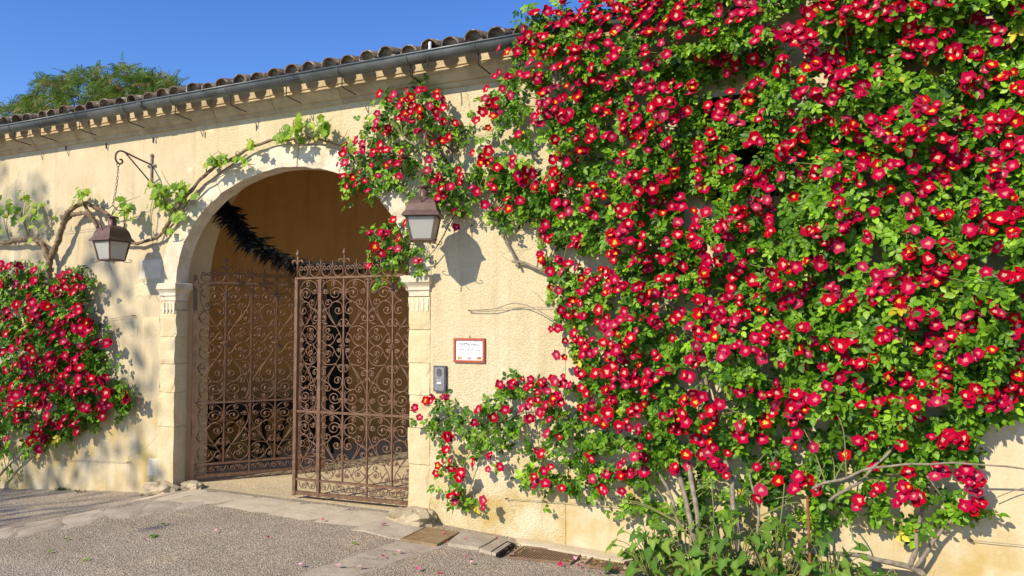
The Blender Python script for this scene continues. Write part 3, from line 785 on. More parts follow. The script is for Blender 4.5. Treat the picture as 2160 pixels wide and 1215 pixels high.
# white insulator and cable clipped to the gutter
c = at(907, 112, GY - .03)
ins = empty('cable_insulator', c, 'small white insulator with black cable clipped over the gutter', 'insulator')
mb = MB(); mb.lathe([(.001, .10), (.012, .098), (.016, .08), (.013, .06), (.016, .04), (.012, .0), (.001, -.002)], 10); mb.build('insulator_body', M['wallcap'], ins, True)
mb = MB(); mb.tube(cat_rom([(0, -.01, 0), (.01, -.02, -.04), (.01, -.05, -.08), (.01, -.05, -.14)], 5), .006, 6); mb.tube(cat_rom([(0, 0, .01), (.12, .03, .05), (.3, .05, .045), (.5, .06, .05)], 5), .006, 6)
mb.build('cable', M['black'], ins)

# short iron ties hanging from the cornice shadow line are part of the wall
mb = MB()
for px, py in ((140, 312), (225, 308), (324, 296), (434, 285), (542, 270), (655, 256)):
    c = at(px, py); mb.box(c.x - .004, c.x + .004, -.012, -.001, c.z - .03, c.z + .03)
mb.build('wall_tie', M['black'], gh)

# ================================================================== IRON GATES
BAY, SU = .277, .217                                       # bay width, vertical unit of the pattern
RB = .0051
def spiral(cx, cs, r, a0, turns, sgn=1, r1=.25, n_=26):
    """spiral in pattern units: t to the right, s downwards; starts on the rim at angle a0 and winds inwards"""
    out = []
    for i in range(n_ + 1):
        f_ = i / n_; rr = r * (1 - (1 - r1) * f_ ** .85); a = a0 + sgn * 2 * math.pi * turns * f_
        out.append((cx + rr * math.cos(a), cs + rr * math.sin(a)))
    return out
def D(deg): return math.radians(deg)
def P3(pts): return [(t * BAY, 0, -s_ * SU) for t, s_ in pts]
def smooth2(pts, sub=5):
    return [(p_.x, p_.y) for p_ in cat_rom([(a, b_, 0) for a, b_ in pts], sub)]
def scroll_mesh(paths, leaves=(), collars=()):
    mb = MB()
    for p_ in paths: mb.tube(P3(p_), RB, 6, flat=.8)
    for (t, s_, r_) in leaves:
        vs = []; c_ = Vector((t * BAY, 0, -s_ * SU)); mb.ball((0, 0, 0), 1, 6, 4)
        k = 6 * 5
        for q in range(len(mb.v) - k, len(mb.v)):
            x, y, z = mb.v[q]; mb.v[q] = (c_.x + x * r_ * BAY * .8, y * .008, c_.z + z * r_ * SU * 1.35)
    for (t, s_) in collars: mb.box(t * BAY - .008, t * BAY + .008, -.008, .008, -s_ * SU - .004, -s_ * SU + .004)
    return mb.mesh('scroll', M['iron'], True)
# unique scrolls of one bay quarter (t: 0 at the outer bar, 1 at the heart bar)
S_ = []
top_arc = smooth2([(.10, .20), (.03, .16), (.05, .05), (.13, .06), (.15, .2), (.06, .5), (.05, .75), (.12, 1.05), (.28, 1.4), (.45, 1.72), (.70, 2.05)], 5)
S_.append(scroll_mesh([top_arc, [(.5 + .46 * math.cos(D(a)), .50 + .46 * math.sin(D(a))) for a in range(190, 372, 12)] + [(.96, .75), (.90, .93)]]))
S_.append(scroll_mesh([spiral(.64, .62, .34, D(95), 1.75, -1, .22, 40)], [(.60, .60, .07)], [(.63, .96), (.33, .52)]))
S_.append(scroll_mesh([spiral(.56, .19, .115, D(100), 1.1, 1, .45, 16)], [(.57, .20, .055)], [(.57, .30)]))
S_.append(scroll_mesh([spiral(.21, .52, .125, D(10), 1.1, 1, .45, 16)], [(.19, .53, .055)]))
S_.append(scroll_mesh([spiral(.88, .50, .095, D(170), 1.1, -1, .45, 16)], [(.88, .50, .045)]))
heart = smooth2([(.70, 2.08), (.56, 1.82), (.40, 1.50), (.38, 1.25), (.48, 1.05), (.66, .97), (.86, 1.03), (.95, 1.22)], 5) + spiral(.76, 1.34, .20, D(-35), 1.25, 1, .3, 24)
S_.append(scroll_mesh([heart], [(.80, 1.36, .065)], [(.70, 2.06)]))
side = spiral(.33, 1.02, .19, D(70), 1.1, -1, .35, 18)[::-1] + smooth2([(.36, 1.22), (.22, 1.32), (.06, 1.42), (.02, 1.62), (.10, 1.86), (.32, 1.92)], 4)
S_.append(scroll_mesh([side], [(.34, .98, .055)], [(.14, 1.38)]))
S_.append(scroll_mesh([spiral(.15, 1.66, .17, D(200), 1.1, -1, .3, 18), [(.04, 1.55), (.10, 1.33), (.20, 1.25)]], [(.18, 1.66, .055)]))
S_.append(scroll_mesh([smooth2([(.70, 2.06), (.80, 1.85), (.90, 1.72), (.97, 1.80)], 4) + spiral(.86, 1.94, .12, D(-50), 1.0, 1, .35, 16)], [(.85, 1.95, .05)]))
cshape = smooth2([(.70, 2.08), (.52, 2.02), (.30, 2.02), (.10, 2.18), (.03, 2.42), (.10, 2.66), (.30, 2.83), (.50, 2.78), (.62, 2.62), (.72, 2.42), (.86, 2.30)], 5)
S_.append(scroll_mesh([cshape], (), [(.31, 2.84)]))
S_.append(scroll_mesh([spiral(.36, 2.20, .12, D(90), 1.0, 1, .4, 14), spiral(.36, 2.50, .15, D(-90), 1.2, 1, .3, 18), [(.62, 2.62), (.52, 2.35)], [(.06, 2.55), (.2, 2.45), (.27, 2.36)]], [(.38, 2.18, .05), (.36, 2.52, .05)], [(.36, 2.33)]))
S_.append(scroll_mesh([smooth2([(.70, 2.08), (.86, 2.40), (.90, 2.70), (.72, 2.62)], 4) + spiral(.82, 2.62, .10, D(150), 1.0, -1, .4, 14)], [(.82, 2.62, .05)]))
bandS = MB(); bandS.tube([(p_[0] * .1, 0, -p_[1] * .1) for p_ in spiral(.38, .48, .38, D(200), 1.5, 1, .25, 26)], RB, 6, flat=.8)
bandS.tube([(p_[0] * .1, 0, -p_[1] * .1) for p_ in smooth2([(.03, .35), (.10, .05), (.3, -.02)], 4)] , RB, 6, flat=.8)
bandS.tube([(p_[0] * .1, 0, -p_[1] * .1) for p_ in smooth2([(.7, .75), (.95, .5), (1.05, .1), (1.15, .05)], 4)], RB, 6, flat=.8)
band_me = bandS.mesh('band_scroll', M['iron'], True)
cr = MB(); rr_ = .054
cr.tube([(rr_ * math.cos(a), 0, rr_ * math.sin(a)) for a in [R(x_) for x_ in range(115, 426, 15)]], .0058, 6)
for sg in (-1, 1):
    cr.tube([(sg * (.024 + .026 * f_ * 0 + (.026 - .016 * k / 14) * math.cos(R(30 + 24 * k))), 0, .026 + (.026 - .016 * k / 14) * math.sin(R(30 + 24 * k))) for k in range(15) for f_ in (0,)], .005, 6)
    cr.ball((sg * .018, 0, .02), .009, 6, 4)
ring_me = cr.mesh('crest_ring', M['iron'], True)
def finial(h, kind):
    mb = MB(); mb.tube([(0, 0, 0), (0, 0, h * .75), (0, 0, h)], [.0085 if kind == 2 else .0065] * 2 + [.004], 6)
    if kind == 2:                                           # cone and two drooping leaves
        mb.ball((0, 0, h), .02, 8, 5, 1.25); mb.ball((0, 0, h + .028), .012, 8, 4)
        for sg in (-1, 1):
            mb.tube(cat_rom([(0, 0, h * .5), (sg * .022, 0, h * .70), (sg * .05, 0, h * .72), (sg * .066, 0, h * .58)], 4), [.004] * 4 + [.007] * 4 + [.011] * 3 + [.009, .003], 6)
    else:
        for sg in (-1, 1):
            e = .028 if kind == 0 else .045
            mb.tube(cat_rom([(0, 0, h * .48), (sg * e * .5, 0, h * .72), (sg * e, 0, h * (.80 if kind == 0 else .76)), (sg * e * 1.1, 0, h * (.82 if kind == 0 else .66))], 4), [.004] * 9 + [.006] * 3 + [.004], 6)
        mb.ball((0, 0, h), .0075, 6, 4)
    return mb.mesh('finial', M['iron'], True)
fin = [finial(.155, 0), finial(.17, 1), finial(.235, 2)]
ros = MB()
for k in range(8): ros.ball((.020 * math.cos(k * math.pi / 4), -.013, .020 * math.sin(k * math.pi / 4)), .0095, 6, 4)
ros.ball((0, -.018, 0), .011, 8, 5); ros.tube([(-.05, 0, 0), (.05, 0, 0)], .008, 6)
ros_me = ros.mesh('rosette', M['iron'], True)

def gate_leaf(name, hinge, ang, mirror, label):
    """leaf built along +u from the hinge stile; u = 0 hinge, 4 bays, meeting bar, narrow bay, meeting stile"""
    g = empty(name, hinge, label, 'gate', rz=ang)
    sg = -1 if mirror else 1
    U = [0.04 + BAY * i for i in range(5)]; NB = .235; UM = U[4]; UE = UM + .03 + NB
    ZB, Z1, Z2, Z3 = .055, .185, .855, 2.165
    def bx(nm, u0, u1, z0, z1, t=.014):
        mb = MB(); a, b_ = sorted((u0 * sg, u1 * sg)); mb.box(a, b_, -t, t, z0, z1); return mb.build(nm, M['iron'], g)
    bx('hinge_stile', -.02, .018, .01, Z3 + .10, .022)
    for i in (1, 2, 3): bx('bar', U[i] - .0075, U[i] + .0075, ZB if i == 2 else Z1, Z3 + .02, .009)
    bx('meeting_bar', UM - .018, UM + .018, .03, Z3, .016)
    bx('meeting_stile', UE, UE + .034, .025, Z3 + .005, .02)
    bx('top_rail', .018, UE + .034, Z3 + .006, Z3 + .026, .016); bx('mid_rail', .018, UM - .018, Z2 - .011, Z2 + .011, .0125); bx('mid_rail', UM + .018, UE, Z2 - .011, Z2 + .011, .0125)
    bx('low_rail', .018, UM - .018, Z1 - .012, Z1 + .009, .0125); bx('low_rail', UM + .018, UE, Z1 - .012, Z1 + .009, .0125)
    bx('bottom_rail', .018, UM - .018, ZB - .018, ZB + .014, .0135); bx('bottom_rail', UM + .018, UE, ZB - .02, ZB + .014, .0135)
    def put(me, u, z, sx, sz, y=0, sy=1): return link(me.name.split('.')[0], me, g, (u * sg, y, z), None, (sx * sg, sy, sz))
    up = (Z3 - Z2) / 2 / (2.85 * SU); upz = up
    low = (Z2 - Z1 - .02) / (2.9 * SU)
    for i in range(5):
        if i < 4:
            outer, d, wsc = (U[i], 1, 1.0) if i % 2 == 0 else (U[i + 1], -1, 1.0)
        else:
            outer, d, wsc = (UM + .02, 1, NB / BAY)
        for k, me in enumerate(S_):
            put(me, outer, Z3, d * wsc, upz); put(me, outer, Z2 + .005, d * wsc, -upz); put(me, outer, Z2 - .012, d * wsc, low)
    for i in (1, 3): put(ros_me, U[i], (Z3 + Z2) / 2, 1, 1, 0, 1)
    nb_ = 10; w_ = (UM - .04) / nb_
    for i in range(nb_): put(band_me, .022 + w_ * i + (0 if i % 2 == 0 else w_), Z1 - .022, (1 if i % 2 == 0 else -1) * w_ / .112, .88)
    for i in range(2): put(band_me, UM + .024 + .105 * i, Z1 - .022, .95, .88)
    u = .02; step = BAY / 2; k = 0
    while u < UE + .03:
        kind = {0: 1, 1: 0, 2: 2, 3: 0}[k % 4] if k else 0
        if k: put(fin[kind], u + .02, Z3 + .026, 1, 1)
        if u + step < UE + .10: put(ring_me, u + .02 + step / 2, Z3 + .026 + .056, 1, 1)
        u += step; k += 1
    put(fin[2], UE + .017, Z3 + .026, 1, 1)
    return g
gate_leaf('gate_leaf', (XRj + .02, .185, 0), R(3.2), True, 'right wrought iron gate leaf with scrollwork, nearly closed and sunlit')
gate_leaf('gate_leaf', (XL + .06, .20, 0), R(53), False, 'left wrought iron gate leaf with scrollwork, swung inwards, partly in shade')

# fir garland sagging across the arch
gar = empty('fir_garland', (0, 0, 0), 'dark dried fir garland sagging inside the arch', 'garland')
gp = [at(477, 425, .45), at(500, 465, .5), at(535, 502, .55), at(575, 530, .6), at(630, 552, .65), at(700, 560, .65), at(790, 556, .6), at(880, 520, .5)]
path = cat_rom(gp, 14); mb = MB(); mb.tube(path, .030, 7, wob=.6); mb.build('garland_core', M['garl'], gar)
V_ = []; F_ = []
for i in range(2000):
    q = rng.randrange(len(path) - 1); p_ = path[q].lerp(path[q + 1], rng.random()); a = rng.uniform(0, 6.28)
    dens = 1.0 if q < 62 else .55
    d = Vector((math.cos(a), math.sin(a) * .8, rng.uniform(-1.3, .25))) ; d.normalize()
    L_ = (.05 + .17 * rng.random() ** 1.6) * dens * (1.15 if q < 40 else .9); b_ = p_ + d * .02; e = p_ + d * L_ + Vector((0, 0, -.06 * rng.random())); s_ = d.cross(Vector((rng.random(), rng.random(), rng.random()))).normalized() * .009
    o = len(V_); V_ += [b_ - s_, b_ + s_, (b_ + e) / 2 + s_ * 1.7, e, (b_ + e) / 2 - s_ * 1.7]; F_.append((o, o + 1, o + 2, o + 3, o + 4))
mb = MB(); mb.add(V_, F_); o = mb.build('fir_sprigs', M['garl'], gar); o['kind'] = 'stuff'
mb = MB(); mb.tube(cat_rom([at(548, 545, .62), at(552, 566, .62), at(565, 573, .62), at(578, 560, .62)], 6), .002, 4); mb.build('loose_wire', M['black'], gar)

# folding trestle tables in the passage
def trestle(c_, L_, label, ang):
    r_ = empty('folding_table', (c_.x, c_.y, -.012), label, 'table', rz=ang)
    mb = MB(); mb.box(-L_ / 2, L_ / 2, -.3, .3, .72, .75); mb.build('tabletop', M['wood'], r_)
    mb = MB(); mb.box(-L_ / 2 + .02, L_ / 2 - .02, -.285, -.265, .63, .718); mb.box(-L_ / 2 + .02, L_ / 2 - .02, .265, .285, .63, .718); mb.build('apron', M['wood'], r_)
    for sx in (-1, 1):
        for sy in (-1, 1):
            mb = MB(); mb.tube([(sx * L_ * .44, sy * .22, 0), (sx * L_ * .28, sy * .22, .64)], .02, 6); mb.build('leg', M['wood'], r_)
        mb = MB(); mb.tube([(sx * L_ * .40, -.22, .22), (sx * L_ * .40, .22, .22)], .014, 6); mb.build('stretcher', M['wood'], r_)
    for sy in (-1, 1):
        mb = MB(); mb.tube([(-L_ * .40, sy * .2, .15), (L_ * .30, sy * .2, .6)], .011, 6); mb.build('brace', M['wood'], r_)
    return r_
def on_side(px, off): q = wl0 + wdir * side_s(px) + wn * off; return q
wang = math.atan2(wdir.y, wdir.x)
trestle(on_side(472, .36), .80, 'black folding trestle table against the passage wall behind the left gate leaf', wang)
trestle(on_side(600, .36), .95, 'second dark folding table against the passage wall, deeper in and nearer the dark door', wang)

# ================================================================== LANTERNS AND BRACKETS
def square_ring(mb, prof, rot=0, steps=1):
    vs = []; fs = []
    for h, z in prof:
        for sx, sy in ((-1, -1), (1, -1), (1, 1), (-1, 1)): vs.append((sx * h, sy * h, z))
    for i in range(len(prof) - 1):
        for k in range(4):
            k2 = (k + 1) % 4; fs.append((i * 4 + k, i * 4 + k2, (i + 1) * 4 + k2, (i + 1) * 4 + k))
    mb.add(vs, fs)
def lantern(loc, rz, label, tilt=0):
    g = empty('wall_lantern', loc, label, 'lantern', 'twin brown iron lanterns beside the arch', rz)
    HB, HT, H = .088, .124, .20
    mb = MB()
    square_ring(mb, [(.160, H + .002), (.158, H + .008), (.132, H + .045), (.126, H + .075), (.117, H + .105), (.100, H + .135), (.075, H + .158), (.048, H + .170), (.012, H + .172)])
    square_ring(mb, [(.160, H + .002), (.125, H + .004), (.118, H + .006)])
    mb.build('roof', M['lampiron'], g)
    mb = MB(); mb.lathe([(.043, H + .165), (.043, H + .235), (.030, H + .237), (.030, H + .25), (.062, H + .252), (.062, H + .262), (.02, H + .272), (.001, H + .273)], 16); mb.build('chimney', M['lampiron'], g, True)
    for sx, sy in ((-1, -1), (1, -1), (1, 1), (-1, 1)):
        mb = MB(); mb.tube([(sx * HB, sy * HB, 0), (sx * HT, sy * HT, H)], .0095, 4); mb.build('post', M['lampiron'], g)
        mb = MB()
        mb.tube([(sx * (HB + d_), sy * (HB + d_), z_) for d_, z_ in ((-.02, -.004), (.0, -.014), (.022, -.022), (.042, -.018), (.05, -.002), (.04, .012), (.028, .008))], .0035, 5); mb.build('curl', M['lampiron'], g)
    for k in range(4):
        a = k * math.pi / 2; ca, sa = round(math.cos(a)), round(math.sin(a))
        def rot(x, y): return (x * ca - y * sa, x * sa + y * ca)
        mb = MB(); e = .012
        q = [(-HB + e, -HB + .002, .012), (HB - e, -HB + .002, .012), (HT - e, -HT + .002, H - .008), (-HT + e, -HT + .002, H - .008)]
        q2 = [(x, y + .004, z) for x, y, z in q]
        mb.add([(*rot(x, y), z) for x, y, z in q + q2], [(0, 1, 2, 3), (7, 6, 5, 4), (0, 4, 5, 1), (1, 5, 6, 2), (2, 6, 7, 3), (3, 7, 4, 0)])
        mb.build('pane', M['frost'], g)
        mb = MB(); p0, p1 = rot(-HB, -HB), rot(HB, -HB); mb.tube([(*p0, .002), (*p1, .002)], .009, 4)
        p0, p1 = rot(-HT, -HT), rot(HT, -HT); mb.tube([(*p0, H - .004), (*p1, H - .004)], .008, 4); mb.build('rail', M['lampiron'], g)
    mb = MB(); square_ring(mb, [(HB, -.006), (.03, -.014), (.001, -.015)]); mb.build('floor_plate', M['lampiron'], g)
    mb = MB(); mb.tube(cat_rom([(.0, -.03, -.01), (.01, -.035, -.05), (.03, -.04, -.08), (.06, -.04, -.11)], 4), .003, 5); mb.build('loose_wire', M['black'], g)
    for s_ in (-1, 1):
        mb = MB(); mb.tube([(0, s_ * .112, H + .11), (0, s_ * .14, H + .17), (0, s_ * .14, H + .34), (0, s_ * .135, H + .355)], .0048, 6); mb.build('hanger', M['lampiron'], g)
    mb = MB(); mb.tube(cat_rom([(0, -.14, H + .35), (0, -.06, H + .345), (0, -.02, H + .37), (0, 0, H + .385), (0, .02, H + .37), (0, .06, H + .345), (0, .14, H + .35)], 5), .0048, 6); mb.build('handle', M['lampiron'], g)
    return g
def chain_to(g, p0, p1):
    """links between lantern handle (local p0) and bracket hook (local p1)"""
    ch = empty('chain', (0, 0, 0)); ch.parent = g
    a, b_ = Vector(p0), Vector(p1); L_ = (b_ - a).length; n_ = max(3, int(L_ / .034))
    lm = MB(); lm.tube([(.0085 * math.cos(t_), 0, .021 * math.sin(t_)) for t_ in [2 * math.pi * k / 12 for k in range(13)]], .0032, 5, cap=False); me = lm.mesh('link', M['lampiron'], True)
    for i in range(n_):
        p_ = a.lerp(b_, (i + .5) / n_); p_.y += .012 * math.sin(i / n_ * 3.14)
        link('link', me, ch, p_, (rng.uniform(-.1, .1), rng.uniform(-.1, .1), (i % 2) * math.pi / 2 + rng.uniform(-.2, .2) + .6))
def bracket(x, z, L_, label, sc=1.0):
    b_ = empty('lantern_bracket', (x, 0, z), label, 'bracket', 'iron lantern brackets')
    mb = MB(); mb.tube([(0, -.012, -.24), (0, -.012, .10)], .014, 4); mb.ball((0, -.014, .105), .02, 8, 5); mb.build('wall_plate', M['greyiron'], b_)
    for zz in (-.23, -.015):
        mb = MB()
        for s_ in (-1, 1): mb.tube([(s_ * .012, -.012, zz), (s_ * .035, -.012, zz + .008), (s_ * .055, -.012, zz), (s_ * .066, -.012, zz)], [.012, .014, .016, .004], 6)
        mb.build('wall_foot', M['greyiron'], b_)
    mb = MB()
    arm = [(0, -.02, 0), (0, -L_ * .45, .035), (0, -L_ * .8, .07), (0, -L_ * .95, .075), (0, -L_ * 1.05, .045), (0, -L_ * 1.08, -.005), (0, -L_ * 1.04, -.05), (0, -L_ * .95, -.066), (0, -L_ * .88, -.04), (0, -L_ * .91, -.015), (0, -L_ * .96, -.02)]
    mb.tube(cat_rom(arm, 5), .0095, 6); mb.build('arm', M['lampiron'], b_)
    mb = MB(); mb.tube([(0, -.02, -.20), (0, -L_ * .80, .065)], .0085, 6); mb.build('strut', M['lampiron'], b_)
    mb = MB(); mb.tube([(0, -L_ * 1.0 + .018 * math.cos(t_), -.08 + .018 * math.sin(t_)) for t_ in [2 * math.pi * k / 12 for k in range(13)]], .0035, 5, cap=False); mb.build('hook', M['lampiron'], b_)
    return b_
bl = at(322, 348); LB = .43
bracket(bl.x, bl.z, LB, 'left iron scroll bracket holding the chain lantern on smooth render')
lz = at(240, 549, -LB).z
ll = lantern((at(236, 520, -LB).x, -LB, lz), 0, 'left brown iron lantern hanging on a chain, frosted panes, its shadow on the wall')
chain_to(ll, (0, 0, .585), (bl.x - ll.location.x, 0, bl.z - .095 - lz))
rx = at(893, 500, -LB).x; rz_ = at(893, 508, -LB).z
lr = lantern((rx, -LB, rz_), R(22), 'right brown iron lantern hanging among the roses at the arch')
bracket(rx + .03, rz_ + .86, LB, 'right iron bracket hidden in roses above the lantern')
chain_to(lr, (0, 0, .585), (.03, 0, .77))

# ================================================================== SIGN AND INTERCOM
c0, c1 = at(960, 713), at(1025, 765); SX0, SX1, SZ0, SZ1 = c0.x, c1.x, c1.z, c0.z
sg_ = empty('wall_sign', ((SX0 + SX1) / 2, -.008, (SZ0 + SZ1) / 2), 'small white notice with three flags in a red wooden frame', 'sign')
w_, h_ = SX1 - SX0, SZ1 - SZ0; fr = .019
mb = MB(); mb.box(-w_ / 2, w_ / 2, -.022, 0, -h_ / 2, -h_ / 2 + fr); mb.box(-w_ / 2, w_ / 2, -.022, 0, h_ / 2 - fr, h_ / 2)
mb.box(-w_ / 2, -w_ / 2 + fr, -.022, 0, -h_ / 2 + fr, h_ / 2 - fr); mb.box(w_ / 2 - fr, w_ / 2, -.022, 0, -h_ / 2 + fr, h_ / 2 - fr); mb.build('frame', M['red_wood'], sg_)
mb = MB(); mb.box(-w_ / 2 + fr, w_ / 2 - fr, -.010, -.002, -h_ / 2 + fr, h_ / 2 - fr); mb.build('panel', M['paper'], sg_)
def text(body, x, z, size, parent, mat, wide=None, name='lettering'):
    cu = bpy.data.curves.new(name, 'FONT'); cu.body = body; cu.size = size; cu.align_x = 'CENTER'; cu.extrude = .0004; cu.offset = size * .016; cu.resolution_u = 3
    o = bpy.data.objects.new(name, cu); COL.objects.link(o)
    dg = bpy.context.evaluated_depsgraph_get(); me = bpy.data.meshes.new_from_object(o.evaluated_get(dg)); bpy.data.objects.remove(o); bpy.data.curves.remove(cu)
    me.materials.clear(); me.materials.append(mat)
    xs2 = [v_.co.x for v_ in me.vertices]; ww = max(xs2) - min(xs2)
    sx = (wide / ww) if wide else 1
    return link(name, me, parent, (x, -.0108, z), (math.pi / 2, 0, 0), (sx, 1, 1))
iw = w_ - 2 * fr; ih = h_ - 2 * fr; top = h_ / 2 - fr
text('CH\u00c2TEAU DE', -iw * .22, top - ih * .15, .010, sg_, M['ink'], iw * .28)
text('CASTELNEAU', 0, top - ih * .265, .028, sg_, M['ink'], iw * .78)
text('VINS DE BORDEAUX', 0, top - ih * .335, .006, sg_, M['ink'], iw * .24)
text('Entre Deux Mers', 0, top - ih * .415, .008, sg_, M['ink'], iw * .42)
text('VISITES & D\u00c9GUSTATIONS', 0, top - ih * .52, .017, sg_, M['ink'], iw * .83)
for k, z in enumerate((.62, .665, .71)):
    text('sur rendez-vous' if k != 1 else 'de printemps', 0, top - ih * z, .006, sg_, M['ink'], iw * (.4 - .08 * k))
for k in (-1, 0, 1): text('visitas' if k == -1 else ('visits' if k == 0 else 'Besuche'), k * iw * .35, top - ih * .775, .006, sg_, M['ink'], iw * .17)
mb = MB()                                                  # small line drawing of the house above the name
for a, b_ in (((.20, .10), (.20, .05)), ((.20, .05), (.31, .05)), ((.31, .05), (.31, .085)), ((.31, .085), (.38, .085)), ((.38, .085), (.38, .03))):
    mb.tube([(a[0] * iw, -.0106, top - a[1] * ih), (b_[0] * iw, -.0106, top - b_[1] * ih)], .0007, 4)
mb.build('drawing', M['ink'], sg_)
def flag(cx, kind):
    f_ = empty('flag', (cx, -.0104, top - ih * .905)); f_.parent = sg_; fw_, fh = iw * .16, ih * .125
    def st(x0, x1, z0, z1, mt, d=0, nm='stripe'):
        mb = MB(); mb.box(x0 * fw_, x1 * fw_, -.0006 - d, .0003, z0 * fh, z1 * fh); mb.build(nm, mt, f_)
    if kind == 'es': st(-.5, .5, .25, .5, M['flag_red']); st(-.5, .5, -.25, .25, M['flag_yel']); st(-.5, .5, -.5, -.25, M['flag_red']); st(-.3, -.16, -.14, .14, M['flag_red'], .0004, 'crest')
    elif kind == 'de': st(-.5, .5, .17, .5, M['flag_blk']); st(-.5, .5, -.17, .17, M['flag_red']); st(-.5, .5, -.5, -.17, M['flag_yel'])
    else:
        st(-.5, .5, -.5, .5, M['flag_blu'], 0, 'field')
        for s_ in (-1, 1):
            mb = MB(); mb.add([(-.5 * fw_, -.0009, s_ * -.5 * fh), (-.38 * fw_, -.0009, s_ * -.5 * fh), (.5 * fw_, -.0009, s_ * .5 * fh), (.38 * fw_, -.0009, s_ * .5 * fh)], [(0, 1, 2, 3)]); mb.build('saltire', M['paper'], f_)
        st(-.5, .5, -.2, .2, M['paper'], .0006, 'cross'); st(-.14, .14, -.5, .5, M['paper'], .0007, 'cross'); st(-.5, .5, -.11, .11, M['flag_red'], .001, 'cross'); st(-.08, .08, -.5, .5, M['flag_red'], .0011, 'cross')
flag(-iw * .36, 'es'); flag(0, 'uk'); flag(iw * .36, 'de')
mb = MB(); mb.tube([(0, -.002, h_ / 2), (.0, -.004, h_ / 2 + .018)], .003, 5); mb.build('nail', M['black'], sg_)

c0, c1 = at(919, 771), at(944, 826); w_, h_ = c1.x - c0.x, c0.z - c1.z
ic = empty('intercom', ((c0.x + c1.x) / 2, -.008, (c0.z + c1.z) / 2), 'grey steel intercom panel with three buttons and name card', 'intercom')
mb = MB(); mb.box(-w_ / 2, w_ / 2, -.03, 0, -h_ / 2, h_ / 2); mb.build('housing', M['steeldk'], ic)
mb = MB(); k_ = 10; xx = w_ / 2 - .012; zz0, zz1 = -h_ / 2 + .014, h_ / 2 - .022
pts = [(-xx, zz0), (0, zz0 - .006), (xx, zz0), (xx, zz1)] + [(xx * math.cos(math.pi * i / k_), zz1 + .010 * math.sin(math.pi * i / k_)) for i in range(1, k_)] + [(-xx, zz1)]
mb.add([(x, -.034, z) for x, z in pts] + [(x, -.0301, z) for x, z in pts], [tuple(range(len(pts)))] + [(i, len(pts) + i, len(pts) + (i + 1) % len(pts), (i + 1) % len(pts)) for i in range(len(pts))])
mb.build('faceplate', M['steel'], ic)
mb = MB(); mb.lathe([(.001, .0), (.022, 0), (.024, .002)], 16); o = mb.build('speaker', M['steeldk'], ic, loc=(0, -.0365, .055)); o.rotation_euler = (math.pi / 2, 0, 0); o.scale = (1, 1.5, 1)
for k in (-1, 0, 1):
    mb = MB(); mb.ball((k * .016, -.036, -.012), .0052, 8, 4); mb.build('button', M['card'], ic, True)
mb = MB(); mb.box(-.022, .022, -.0375, -.0342, -.045, -.028); mb.build('name_card', M['card'], ic)
mb = MB(); mb.ball((0, -.036, -.058), .006, 8, 4); mb.ball((-.006, -.036, -.086), .005, 8, 4); mb.build('call_button', M['steel'], ic, True)

# ================================================================== TRAINING WIRES
def wire(pts, label, r_=.0022, Y=-.03):
    P_ = [at(x, y, Y) for x, y in pts]; e0 = P_[0].copy(); e0.y = 0
    o = empty('training_wire', P_[0], label, 'wire', 'training wires stretched on the wall')
    mb = MB(); mb.tube([p_ - P_[0] for p_ in cat_rom(P_, 5)], r_, 5); mb.build('strand', M['greyiron'], o)
    mb = MB(); mb.tube([e0 - P_[0], Vector((0, -.006, 0))], .005, 6); mb.ball((0, -.008, 0), .008, 6, 4); mb.build('eye_bolt', M['black'], o)
wire([(271, 975), (190, 972), (60, 967), (-20, 965)], 'wire low on the left wall below the rose')
wire([(281, 666), (230, 673), (150, 684)], 'wire at mid height beside the left rose, near the bare stones')
wire([(232, 478), (170, 486), (60, 497), (-10, 500)], 'wire behind the vine trunk on the left wall')
wire([(995, 475), (1060, 478), (1140, 486), (1230, 492)], 'wire running right from an eye bolt beside the right lantern')
wire([(990, 655), (1050, 651), (1120, 648), (1190, 650)], 'wire at eye level above the red framed notice')
wire([(1068, 1052), (1150, 1058), (1230, 1063), (1400, 1076), (1480, 1080)], 'low wire with string ties between the hanging roses')
wire([(2050, 1140), (2110, 1146), (2180, 1152)], 'wire low on the far right wall')
# thin dry shoot above the notice
mb = MB(); mb.tube(cat_rom([at(990, 656, -.04), at(1040, 652, -.06), at(1085, 640, -.07), at(1130, 652, -.08), at(1190, 690, -.1)], 6), .0035, 5)
tag(mb.build('dry_shoot', M['cane']), 'thin bare dry rose shoot curving above the notice', 'shoot')

